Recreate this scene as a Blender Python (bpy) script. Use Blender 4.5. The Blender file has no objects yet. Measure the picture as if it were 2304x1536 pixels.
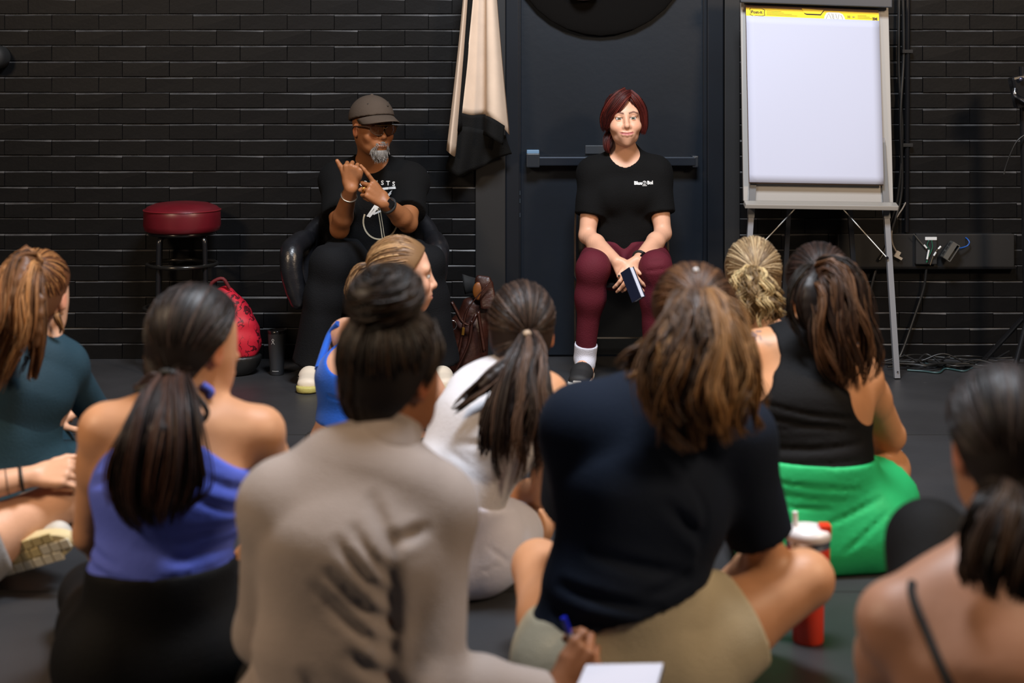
import bpy, bmesh, math, random
import numpy as np
from mathutils import Vector
from mathutils.bvhtree import BVHTree

# ------------------------------------------------------------------ camera, light, exposure
SC = bpy.context.scene
COL = SC.collection
F, CX, HY, H = 3200.0, 1152.0, 185.0, 1.296      # focal length in pixels, principal column, horizon row, eye height
YW = 6.667                                       # distance of the brick wall
cam_d = bpy.data.cameras.new('camera')
cam = bpy.data.objects.new('camera', cam_d)
COL.objects.link(cam)
cam.location = (0, 0, H)
cam.rotation_euler = (math.pi / 2, 0, 0)
cam_d.sensor_width = 36.0
cam_d.lens = 36.0 * F / 2304.0
cam_d.shift_y = -(768.0 - HY) / 2304.0
cam_d.clip_start = 0.05
cam_d.dof.use_dof = True
cam_d.dof.focus_distance = 6.3
cam_d.dof.aperture_fstop = 2.4
SC.camera = cam

world = bpy.data.worlds.new('dim_room')
SC.world = world
world.use_nodes = True
world.node_tree.nodes['Background'].inputs[0].default_value = (0.55, 0.6, 0.75, 1)
world.node_tree.nodes['Background'].inputs[1].default_value = 0.022

def area_light(name, loc, target, size, power, color, size_y=None, spread=math.pi):
    d = bpy.data.lights.new(name, 'AREA')
    d.energy = power
    d.color = color
    d.size = size
    d.spread = spread
    if size_y:
        d.shape = 'RECTANGLE'
        d.size_y = size_y
    o = bpy.data.objects.new(name, d)
    o.location = loc
    o.rotation_euler = (Vector(target) - Vector(loc)).to_track_quat('-Z', 'Y').to_euler()
    COL.objects.link(o)

area_light('overhead_cool_light', (0.35, 3.3, 4.3), (0.45, 5.6, 0.6), 1.2, 270, (0.85, 0.91, 1.0), 0.8)
area_light('left_warm_light', (-3.2, 1.6, 3.0), (-0.5, 5.2, 0.6), 0.7, 100, (1.0, 0.74, 0.50))
area_light('right_warm_light', (3.4, 1.8, 3.1), (0.6, 5.0, 0.6), 0.7, 105, (1.0, 0.74, 0.50))
SC.view_settings.view_transform = 'Standard'
SC.view_settings.look = 'None'
SC.view_settings.gamma = 1.0
SC.view_settings.use_curve_mapping = False
SC.view_settings.exposure = 0.14
SC.cycles.use_denoising = True

rng = np.random.default_rng(7)
random.seed(7)

# ------------------------------------------------------------------ helpers
def A(v):
    return np.array(v, dtype=float)

def P(px, py, Y):
    """world point seen at pixel (px, py) at distance Y"""
    return A(((px - CX) * Y / F, Y, H - (py - HY) * Y / F))

def nrm(v):
    v = A(v)
    return v / max(1e-9, np.linalg.norm(v))

def lerp(a, b, t):
    return A(a) * (1 - t) + A(b) * t

def lin(hexs):
    hexs = hexs.lstrip('#')
    out = []
    for i in (0, 2, 4):
        c = int(hexs[i:i + 2], 16) / 255
        out.append(c / 12.92 if c <= 0.04045 else ((c + 0.055) / 1.055) ** 2.4)
    return A(out)

MATS = {}
def mat(name, color, rough=0.6, metal=0.0, spec=0.5, noise=0.0, nscale=30.0, bump=0.0, bscale=80.0, attr=False,
        sheen=0.0, coat=0.0, trans=0.0, sss=0.0, stretch=(1, 1, 1), emit=0.0):
    if name in MATS:
        return MATS[name]
    m = bpy.data.materials.new(name)
    m.use_nodes = True
    nt = m.node_tree
    b = nt.nodes['Principled BSDF']
    c = lin(color) if isinstance(color, str) else A(color)
    b.inputs['Base Color'].default_value = (*c, 1)
    b.inputs['Roughness'].default_value = rough
    b.inputs['Metallic'].default_value = metal
    b.inputs['Specular IOR Level'].default_value = spec
    b.inputs['Sheen Weight'].default_value = sheen
    b.inputs['Coat Weight'].default_value = coat
    b.inputs['Transmission Weight'].default_value = trans
    if sss:
        b.inputs['Subsurface Weight'].default_value = sss
        b.inputs['Subsurface Radius'].default_value = (0.012, 0.005, 0.003)
        b.inputs['Subsurface Scale'].default_value = 1.0
    if emit:
        b.inputs['Emission Color'].default_value = (*c, 1)
        b.inputs['Emission Strength'].default_value = emit
    src = None
    if attr:
        a = nt.nodes.new('ShaderNodeAttribute')
        a.attribute_name = 'Col'
        src = a.outputs['Color']
    tc = nt.nodes.new('ShaderNodeTexCoord')
    mp = nt.nodes.new('ShaderNodeMapping')
    mp.inputs['Scale'].default_value = stretch
    nt.links.new(tc.outputs['Object'], mp.inputs['Vector'])
    if noise:
        n = nt.nodes.new('ShaderNodeTexNoise')
        n.inputs['Scale'].default_value = nscale
        n.inputs['Detail'].default_value = 5
        nt.links.new(mp.outputs['Vector'], n.inputs['Vector'])
        r = nt.nodes.new('ShaderNodeMapRange')
        r.inputs['From Min'].default_value = 0.3
        r.inputs['From Max'].default_value = 0.7
        r.inputs['To Min'].default_value = 1 - noise
        r.inputs['To Max'].default_value = 1 + noise
        nt.links.new(n.outputs['Fac'], r.inputs['Value'])
        v = nt.nodes.new('ShaderNodeVectorMath')
        v.operation = 'SCALE'
        v.inputs[0].default_value = tuple(c)
        if src:
            nt.links.new(src, v.inputs[0])
        nt.links.new(r.outputs['Result'], v.inputs['Scale'])
        src = v.outputs['Vector']
    if src:
        nt.links.new(src, b.inputs['Base Color'])
    if bump:
        n2 = nt.nodes.new('ShaderNodeTexNoise')
        n2.inputs['Scale'].default_value = bscale
        n2.inputs['Detail'].default_value = 4
        nt.links.new(mp.outputs['Vector'], n2.inputs['Vector'])
        bp = nt.nodes.new('ShaderNodeBump')
        bp.inputs['Strength'].default_value = bump
        bp.inputs['Distance'].default_value = 0.01
        nt.links.new(n2.outputs['Fac'], bp.inputs['Height'])
        nt.links.new(bp.outputs['Normal'], b.inputs['Normal'])
    MATS[name] = m
    return m

def on_surface(o, pts, off=.003, Y=2.0):
    """points of an object's surface met by lines of sight through pixels (a strap or lace laid on a body)"""
    me = o.data
    base = world_base(o)
    V = np.empty(len(me.vertices) * 3, dtype=np.float32)
    me.vertices.foreach_get('co', V)
    V = V.reshape(-1, 3) + base
    bvh = BVHTree.FromPolygons([tuple(v) for v in V.tolist()], [tuple(q.vertices) for q in me.polygons])
    out = []
    for x, y in pts:
        d = nrm(P(x, y, Y) - A((0, 0, H)))
        hit = bvh.ray_cast(Vector((0, 0, H)), Vector(d))
        if hit[0] is not None:
            out.append(A(hit[0]) - d * off)
    return out

def put(o, parent=None, label=None, cat=None, group=None, kind=None):
    COL.objects.link(o)
    if parent is not None:
        o.parent = parent
    if label:
        o['label'] = label
    if cat:
        o['category'] = cat
    if group:
        o['group'] = group
    if kind:
        o['kind'] = kind
    return o

def world_base(o):
    b = A((0, 0, 0))
    while o is not None:
        b = b + A(o.location)
        o = o.parent
    return b

def mesh_np(name, V, Q=None, T=None, smooth=True, cols=None):
    """mesh from numpy verts, quads and triangles"""
    me = bpy.data.meshes.new(name)
    V = np.asarray(V, dtype=np.float32)
    nq = 0 if Q is None else len(Q)
    nt = 0 if T is None else len(T)
    me.vertices.add(len(V))
    me.vertices.foreach_set('co', V.ravel())
    me.loops.add(nq * 4 + nt * 3)
    parts = []
    if nq:
        parts.append(np.asarray(Q, dtype=np.int32).ravel())
    if nt:
        parts.append(np.asarray(T, dtype=np.int32).ravel())
    me.loops.foreach_set('vertex_index', np.concatenate(parts))
    me.polygons.add(nq + nt)
    st = np.concatenate([np.arange(nq) * 4, nq * 4 + np.arange(nt) * 3]).astype(np.int32)
    me.polygons.foreach_set('loop_start', st)
    me.polygons.foreach_set('use_smooth', np.full(nq + nt, smooth, dtype=bool))
    me.update(calc_edges=True)
    if cols is not None:
        at = me.attributes.new('Col', 'FLOAT_COLOR', 'POINT')
        c4 = np.ones((len(V), 4), dtype=np.float32)
        c4[:, :3] = cols
        at.data.foreach_set('color', c4.ravel())
    return me

class MB:
    """collects simple solids and links them as ONE mesh object"""
    def __init__(self):
        self.v, self.f, self.s = [], [], []
    def add(self, vs, fs, smooth=False):
        n = len(self.v)
        self.v += [tuple(map(float, p)) for p in vs]
        self.f += [tuple(i + n for i in f) for f in fs]
        self.s += [smooth] * len(fs)
    def hexa(self, c8, bevel=0.0):
        bm = bmesh.new()
        vs = [bm.verts.new(p) for p in c8]
        for f in ((0, 3, 2, 1), (4, 5, 6, 7), (0, 1, 5, 4), (1, 2, 6, 5), (2, 3, 7, 6), (3, 0, 4, 7)):
            bm.faces.new([vs[i] for i in f])
        bmesh.ops.recalc_face_normals(bm, faces=bm.faces)
        if bevel:
            bmesh.ops.bevel(bm, geom=list(bm.edges), offset=bevel, segments=2, profile=0.6, affect='EDGES')
        bm.verts.index_update()
        self.add([v.co[:] for v in bm.verts], [[v.index for v in f.verts] for f in bm.faces])
        bm.free()
    def box(self, lo, hi, bevel=0.0):
        x0, y0, z0 = lo
        x1, y1, z1 = hi
        self.hexa([(x0, y0, z0), (x1, y0, z0), (x1, y1, z0), (x0, y1, z0), (x0, y0, z1), (x1, y0, z1), (x1, y1, z1), (x0, y1, z1)], bevel)
    def obox(self, c, ax, ay, az, half, bevel=0.0):
        c, ax, ay, az = A(c), nrm(ax), nrm(ay), nrm(az)
        hx, hy, hz = half
        self.hexa([c + ax * hx * a + ay * hy * b + az * hz * d for a, b, d in
                   ((-1, -1, -1), (1, -1, -1), (1, 1, -1), (-1, 1, -1), (-1, -1, 1), (1, -1, 1), (1, 1, 1), (-1, 1, 1))], bevel)
    def slab(self, q, thick, bevel=0.0):
        """quad of four world points given thickness along its normal"""
        q = [A(p) for p in q]
        n = nrm(np.cross(q[1] - q[0], q[3] - q[0])) * thick
        self.hexa(q + [p + n for p in q], bevel)
    def tube(self, pts, r, n=10, cap=True, square=False, smooth=True):
        pts = [A(p) for p in pts]
        m = len(pts)
        rr = [r] * m if np.isscalar(r) else list(r)
        t0 = nrm(pts[1] - pts[0])
        ref = A((0, 0, 1)) if abs(t0[2]) < 0.9 else A((0, 1, 0))
        s = nrm(np.cross(t0, ref))
        vs, fs = [], []
        for i, p in enumerate(pts):
            t = nrm(pts[min(i + 1, m - 1)] - pts[max(i - 1, 0)])
            s = nrm(s - t * np.dot(s, t))
            u = np.cross(t, s)
            for k in range(n):
                a = 2 * math.pi * (k + (0.5 if square else 0)) / n
                q = rr[i] * (1.414 if square else 1)
                vs.append(p + s * math.cos(a) * q + u * math.sin(a) * q)
        for i in range(m - 1):
            for k in range(n):
                fs.append((i * n + k, i * n + (k + 1) % n, (i + 1) * n + (k + 1) % n, (i + 1) * n + k))
        self.add(vs, fs, smooth and not square)
        if cap:
            self.add(vs[:n][::-1], [tuple(range(n))])
            self.add(vs[-n:], [tuple(range(n))])
    def lathe(self, c, prof, n=32, axis=(0, 0, 1), smooth=True):
        c, w = A(c), nrm(axis)
        s = nrm(np.cross(w, (0, 1, 0.01)))
        u = np.cross(w, s)
        vs, fs = [], []
        for r, z in prof:
            for k in range(n):
                a = 2 * math.pi * k / n
                vs.append(c + w * z + (s * math.cos(a) + u * math.sin(a)) * r)
        for i in range(len(prof) - 1):
            for k in range(n):
                fs.append((i * n + k, (i + 1) * n + k, (i + 1) * n + (k + 1) % n, i * n + (k + 1) % n))
        self.add(vs, fs, smooth)
    def sheet(self, grid, thick=0.0, smooth=True):
        """grid of points (rows x cols); thickness along averaged normals"""
        G = np.array(grid, dtype=float)
        R, Cn = G.shape[:2]
        du = np.gradient(G, axis=1)
        dv = np.gradient(G, axis=0)
        N = np.cross(du, dv)
        N /= np.maximum(1e-9, np.linalg.norm(N, axis=2, keepdims=True))
        def idx(i, j, o):
            return o + i * Cn + j
        vs = list(G.reshape(-1, 3))
        fs = [(idx(i, j, 0), idx(i, j + 1, 0), idx(i + 1, j + 1, 0), idx(i + 1, j, 0)) for i in range(R - 1) for j in range(Cn - 1)]
        if thick:
            o = R * Cn
            vs += list((G + N * thick).reshape(-1, 3))
            fs += [(idx(i, j, o), idx(i + 1, j, o), idx(i + 1, j + 1, o), idx(i, j + 1, o)) for i in range(R - 1) for j in range(Cn - 1)]
            for j in range(Cn - 1):
                fs.append((j, o + j, o + j + 1, j + 1))
                a = (R - 1) * Cn + j
                fs.append((a, a + 1, o + a + 1, o + a))
            for i in range(R - 1):
                a, b = i * Cn, (i + 1) * Cn
                fs.append((a, b, o + b, o + a))
                a, b = a + Cn - 1, b + Cn - 1
                fs.append((a, o + a, o + b, b))
        self.add(vs, fs, smooth)
    def build(self, name, m, parent=None, base=None, **kw):
        b = world_base(parent) if parent is not None else (A(base) if base is not None else A((0, 0, 0)))
        me = bpy.data.meshes.new(name)
        me.from_pydata([tuple(A(p) - b) for p in self.v], [], self.f)
        me.polygons.foreach_set('use_smooth', self.s)
        me.materials.append(m)
        me.update()
        o = bpy.data.objects.new(name, me)
        if parent is None:
            o.location = b
        return put(o, parent, **kw)

def empty(name, loc, label, cat, group=None):
    o = bpy.data.objects.new(name, None)
    o.location = loc
    o.empty_display_size = 0.1
    return put(o, None, label, cat, group)

def spline(pts, n):
    """Catmull-Rom resampling of a polyline (any dimension)"""
    pts = np.array(pts, dtype=float)
    m = len(pts)
    ext = np.vstack([2 * pts[0] - pts[1], pts, 2 * pts[-1] - pts[-2]])
    out = []
    for t in np.linspace(0, m - 1, n):
        i = min(int(t), m - 2)
        u = t - i
        p0, p1, p2, p3 = ext[i], ext[i + 1], ext[i + 2], ext[i + 3]
        out.append(0.5 * (2 * p1 + (p2 - p0) * u + (2 * p0 - 5 * p1 + 4 * p2 - p3) * u * u + (3 * p1 - p0 - 3 * p2 + p3) * u ** 3))
    return np.array(out)

_font_scale = {}
def text_mesh(s, size, bold=0.0, align='CENTER'):
    cu = bpy.data.curves.new('lettering', 'FONT')
    cu.body = s
    cu.size = size
    cu.align_x = align
    cu.align_y = 'CENTER'
    cu.offset = bold
    cu.resolution_u = 3
    o = bpy.data.objects.new('lettering', cu)
    COL.objects.link(o)
    dg = bpy.context.evaluated_depsgraph_get()
    me = bpy.data.meshes.new_from_object(o.evaluated_get(dg))
    V = np.array([v.co[:] for v in me.vertices])
    Fs = [tuple(p.vertices) for p in me.polygons]
    bpy.data.objects.remove(o)
    bpy.data.meshes.remove(me)
    bpy.data.curves.remove(cu)
    return V, Fs

# ------------------------------------------------------------------ implicit bodies: smooth unions polygonised by surface nets
def rc(a, b, ra, rb):
    return ('c', A(a), A(b), ra, rb)

def ec(a, b, ra, rb, side):
    return ('e', A(a), A(b), ra, rb, A(side))

def el(c, r, R=None):
    return ('l', A(c), A(r), np.eye(3) if R is None else R)

def lid(c, r, n, o):
    return ('s', A(c), r, nrm(n), o)

def clip(p, *planes):
    """a shape cut off by planes (point, outward normal)"""
    return ('k', p, [(A(c), nrm(n)) for c, n in planes])

def inflate(p, t):
    if p[0] == 'k':
        return ('k', inflate(p[1], t), p[2])
    if p[0] == 'c':
        return ('c', p[1], p[2], p[3] + t, p[4] + t)
    if p[0] == 'e':
        return ('e', p[1], p[2], (p[3][0] + t, p[3][1] + t), (p[4][0] + t, p[4][1] + t), p[5])
    if p[0] == 'l':
        return ('l', p[1], p[2] + t, p[3])
    return p

def bounds(p):
    if p[0] == 'k':
        return bounds(p[1])
    if p[0] == 'c':
        r = max(p[3], p[4])
        return np.minimum(p[1], p[2]) - r, np.maximum(p[1], p[2]) + r
    if p[0] == 'e':
        r = max(*p[3], *p[4])
        return np.minimum(p[1], p[2]) - r, np.maximum(p[1], p[2]) + r
    if p[0] == 'l':
        r = max(p[2])
        return p[1] - r, p[1] + r
    return p[1] - p[2], p[1] + p[2]

def dist(p, X, Y, Z):
    if p[0] == 'k':
        d = dist(p[1], X, Y, Z)
        for c, n in p[2]:
            d = np.maximum(d, (X - c[0]) * n[0] + (Y - c[1]) * n[1] + (Z - c[2]) * n[2])
        return d
    if p[0] == 'c':
        a, b, ra, rb = p[1:]
        ba = b - a
        L2 = max(1e-12, float(ba @ ba))
        t = np.clip(((X - a[0]) * ba[0] + (Y - a[1]) * ba[1] + (Z - a[2]) * ba[2]) / L2, 0, 1)
        return np.sqrt((X - a[0] - t * ba[0]) ** 2 + (Y - a[1] - t * ba[1]) ** 2 + (Z - a[2] - t * ba[2]) ** 2) - (ra + t * (rb - ra))
    if p[0] == 'e':
        a, b, ra, rb, side = p[1:]
        w = b - a
        L = max(1e-6, np.linalg.norm(w))
        w = w / L
        s = nrm(side - w * (side @ w))
        n = np.cross(w, s)
        l = (X - a[0]) * w[0] + (Y - a[1]) * w[1] + (Z - a[2]) * w[2]
        t = np.clip(l / L, 0, 1)
        over = l - t * L
        u = (X - a[0]) * s[0] + (Y - a[1]) * s[1] + (Z - a[2]) * s[2]
        v = (X - a[0]) * n[0] + (Y - a[1]) * n[1] + (Z - a[2]) * n[2]
        rx = ra[0] + t * (rb[0] - ra[0])
        ry = ra[1] + t * (rb[1] - ra[1])
        mr = np.minimum(rx, ry)
        return (np.sqrt((u / rx) ** 2 + (v / ry) ** 2 + (over / mr) ** 2) - 1) * mr
    if p[0] == 'l':
        c, r, R = p[1:]
        x = ((X - c[0]) * R[0, 0] + (Y - c[1]) * R[1, 0] + (Z - c[2]) * R[2, 0])
        y = ((X - c[0]) * R[0, 1] + (Y - c[1]) * R[1, 1] + (Z - c[2]) * R[2, 1])
        z = ((X - c[0]) * R[0, 2] + (Y - c[1]) * R[1, 2] + (Z - c[2]) * R[2, 2])
        k0 = np.sqrt((x / r[0]) ** 2 + (y / r[1]) ** 2 + (z / r[2]) ** 2)
        k1 = np.sqrt((x / r[0] ** 2) ** 2 + (y / r[1] ** 2) ** 2 + (z / r[2] ** 2) ** 2)
        return k0 * (k0 - 1) / np.maximum(k1, 1e-6)
    c, r, n, o = p[1:]
    return np.maximum(np.sqrt((X - c[0]) ** 2 + (Y - c[1]) ** 2 + (Z - c[2]) ** 2) - r,
                      (X - c[0]) * n[0] + (Y - c[1]) * n[1] + (Z - c[2]) * n[2] - o)

def axis_pts(lo, hi, h, fine):
    """graded sample positions: step h, finer inside the given (a, b, hf) ranges"""
    x, out = lo, [lo]
    while x < hi:
        st = h
        for a, b, hf in fine:
            g = max(0.0, a - x, x - b)
            st = min(st, hf + 0.4 * g)
        x += st
        out.append(x)
    return np.array(out)

class Field:
    def __init__(self, lo, hi, h, fine=()):
        self.ax = [axis_pts(lo[i], hi[i], h, [(a[i], b[i], hf) for a, b, hf in fine]) for i in range(3)]
        self.D = np.ones([len(a) for a in self.ax], dtype=np.float32)
    def _win(self, p, m):
        lo, hi = bounds(p)
        sl = []
        for i in range(3):
            a = np.searchsorted(self.ax[i], lo[i] - m)
            b = np.searchsorted(self.ax[i], hi[i] + m)
            sl.append(slice(max(0, a - 1), b + 1))
        X = self.ax[0][sl[0]][:, None, None].astype(np.float32)
        Y = self.ax[1][sl[1]][None, :, None].astype(np.float32)
        Z = self.ax[2][sl[2]][None, None, :].astype(np.float32)
        return tuple(sl), X, Y, Z
    def grid(self):
        return (self.ax[0][:, None, None].astype(np.float32), self.ax[1][None, :, None].astype(np.float32), self.ax[2][None, None, :].astype(np.float32))
    def add(self, p, k=0.02):
        sl, X, Y, Z = self._win(p, k + 0.03)
        d = dist(p, X, Y, Z)
        if d.size == 0:
            return
        a = self.D[sl]
        h = np.maximum(k - np.abs(a - d), 0) / k
        self.D[sl] = np.minimum(a, d) - h * h * k * 0.25
    def sub(self, p, k=0.01):
        sl, X, Y, Z = self._win(p, k + 0.03)
        d = -dist(p, X, Y, Z)
        if d.size == 0:
            return
        a = self.D[sl]
        h = np.maximum(k - np.abs(a - d), 0) / k
        self.D[sl] = np.maximum(a, d) + h * h * k * 0.25
    def cut(self, c, n):
        """removes what lies on the side n points to"""
        n = nrm(n)
        X, Y, Z = self.grid()
        np.maximum(self.D, ((X - c[0]) * n[0] + (Y - c[1]) * n[1] + (Z - c[2]) * n[2]).astype(np.float32), out=self.D)
    def mesh(self):
        D = self.D
        D[0], D[-1], D[:, 0], D[:, -1], D[:, :, 0], D[:, :, -1] = 1, 1, 1, 1, 1, 1
        S = D < 0
        nx, ny, nz = D.shape
        cnt = np.zeros((nx - 1, ny - 1, nz - 1), dtype=np.int8)
        for a in (0, 1):
            for b in (0, 1):
                for c in (0, 1):
                    cnt += S[a:nx - 1 + a, b:ny - 1 + b, c:nz - 1 + c]
        act = np.argwhere((cnt > 0) & (cnt < 8))
        idx = np.full(cnt.shape, -1, dtype=np.int32)
        I, J, K = act.T
        idx[I, J, K] = np.arange(len(act))
        pos = np.zeros((len(act), 3))
        num = np.zeros(len(act))
        crn = [(a, b, c) for a in (0, 1) for b in (0, 1) for c in (0, 1)]
        for p in crn:
            for ax in range(3):
                if p[ax]:
                    continue
                q = list(p)
                q[ax] = 1
                d0 = D[I + p[0], J + p[1], K + p[2]]
                d1 = D[I + q[0], J + q[1], K + q[2]]
                m = (d0 < 0) != (d1 < 0)
                t = np.where(m, d0 / np.where(m, d0 - d1, 1), 0)
                c0 = np.stack([self.ax[0][I + p[0]], self.ax[1][J + p[1]], self.ax[2][K + p[2]]], 1)
                c1 = np.stack([self.ax[0][I + q[0]], self.ax[1][J + q[1]], self.ax[2][K + q[2]]], 1)
                pos += np.where(m[:, None], c0 + (c1 - c0) * t[:, None], 0)
                num += m
        pos /= np.maximum(num, 1)[:, None]
        Q = []
        e = np.argwhere(S[:-1, 1:-1, 1:-1] != S[1:, 1:-1, 1:-1])
        i, j, k = e[:, 0], e[:, 1] + 1, e[:, 2] + 1
        q = np.stack([idx[i, j - 1, k - 1], idx[i, j, k - 1], idx[i, j, k], idx[i, j - 1, k]], 1)
        fl = S[i, j, k]
        Q.append(np.where(fl[:, None], q, q[:, ::-1]))
        e = np.argwhere(S[1:-1, :-1, 1:-1] != S[1:-1, 1:, 1:-1])
        i, j, k = e[:, 0] + 1, e[:, 1], e[:, 2] + 1
        q = np.stack([idx[i - 1, j, k - 1], idx[i - 1, j, k], idx[i, j, k], idx[i, j, k - 1]], 1)
        fl = S[i, j, k]
        Q.append(np.where(fl[:, None], q, q[:, ::-1]))
        e = np.argwhere(S[1:-1, 1:-1, :-1] != S[1:-1, 1:-1, 1:])
        i, j, k = e[:, 0] + 1, e[:, 1] + 1, e[:, 2]
        q = np.stack([idx[i - 1, j - 1, k], idx[i, j - 1, k], idx[i, j, k], idx[i - 1, j, k]], 1)
        fl = S[i, j, k]
        Q.append(np.where(fl[:, None], q, q[:, ::-1]))
        return pos, np.concatenate(Q)

def field_for(prims, h, fine=(), pad=0.04):
    los = np.min([bounds(p)[0] for p in prims], axis=0) - pad
    his = np.max([bounds(p)[1] for p in prims], axis=0) + pad
    los[2] = max(los[2], -0.03)
    return Field(los, his, h, fine)

def np_obj(name, V, Q, m, parent=None, base=None, cols=None, **kw):
    b = world_base(parent) if parent is not None else (A(base) if base is not None else A((0, 0, 0)))
    me = mesh_np(name, np.asarray(V) - b, Q, cols=cols)
    me.materials.append(m)
    o = bpy.data.objects.new(name, me)
    if parent is None:
        o.location = b
    return put(o, parent, **kw)

def sdf_obj(name, prims, m, parent=None, h=0.006, k=0.02, cuts=(), subs=(), wav=(), folds=(), floor=True, fine=(), base=None, clear=0.005, **kw):
    f = field_for(prims, h, fine)
    for p in prims:
        f.add(p, k)
    if folds or wav:
        D0 = f.D.copy()
        warp(f, wav, folds)
        np.minimum(f.D, D0 + clear, out=f.D)
    for s in subs:
        f.sub(s, 0.008)
    for c, n in cuts:
        f.cut(c, n)
    if floor:
        f.cut((0, 0, 0.003), (0, 0, -1))
    V, Q = f.mesh()
    return np_obj(name, V, Q, m, parent, base, **kw)

def warp(f, wav, folds):
    """cloth folds: sine ripples (amp, wave vector, phase) and grooves (point a, point b, radius, depth)"""
    X, Y, Z = f.grid()
    for amp, kv, ph in wav:
        w = kv[0] * X + kv[1] * Y + kv[2] * Z + ph
        f.D += (amp * np.sin(w + 0.8 * np.sin(0.37 * w + 7 * X + 5 * Z))).astype(np.float32)
    for a, b, r, dep in folds:
        ba = A(b) - A(a)
        L2 = ba[0] ** 2 + ba[2] ** 2
        t = np.clip(((X - a[0]) * ba[0] + (Z - a[2]) * ba[2]) / L2, 0, 1)
        d2 = (X - a[0] - t * ba[0]) ** 2 + (Z - a[2] - t * ba[2]) ** 2
        q = d2 / (r * r)
        g = dep * (1 - .9 * q) * np.exp(-.7 * q) * np.sin(np.pi * np.clip(0.12 + 0.76 * t, 0, 1))
        f.D += (g * (Y < max(a[1], b[1]) + 0.02)).astype(np.float32)
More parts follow.
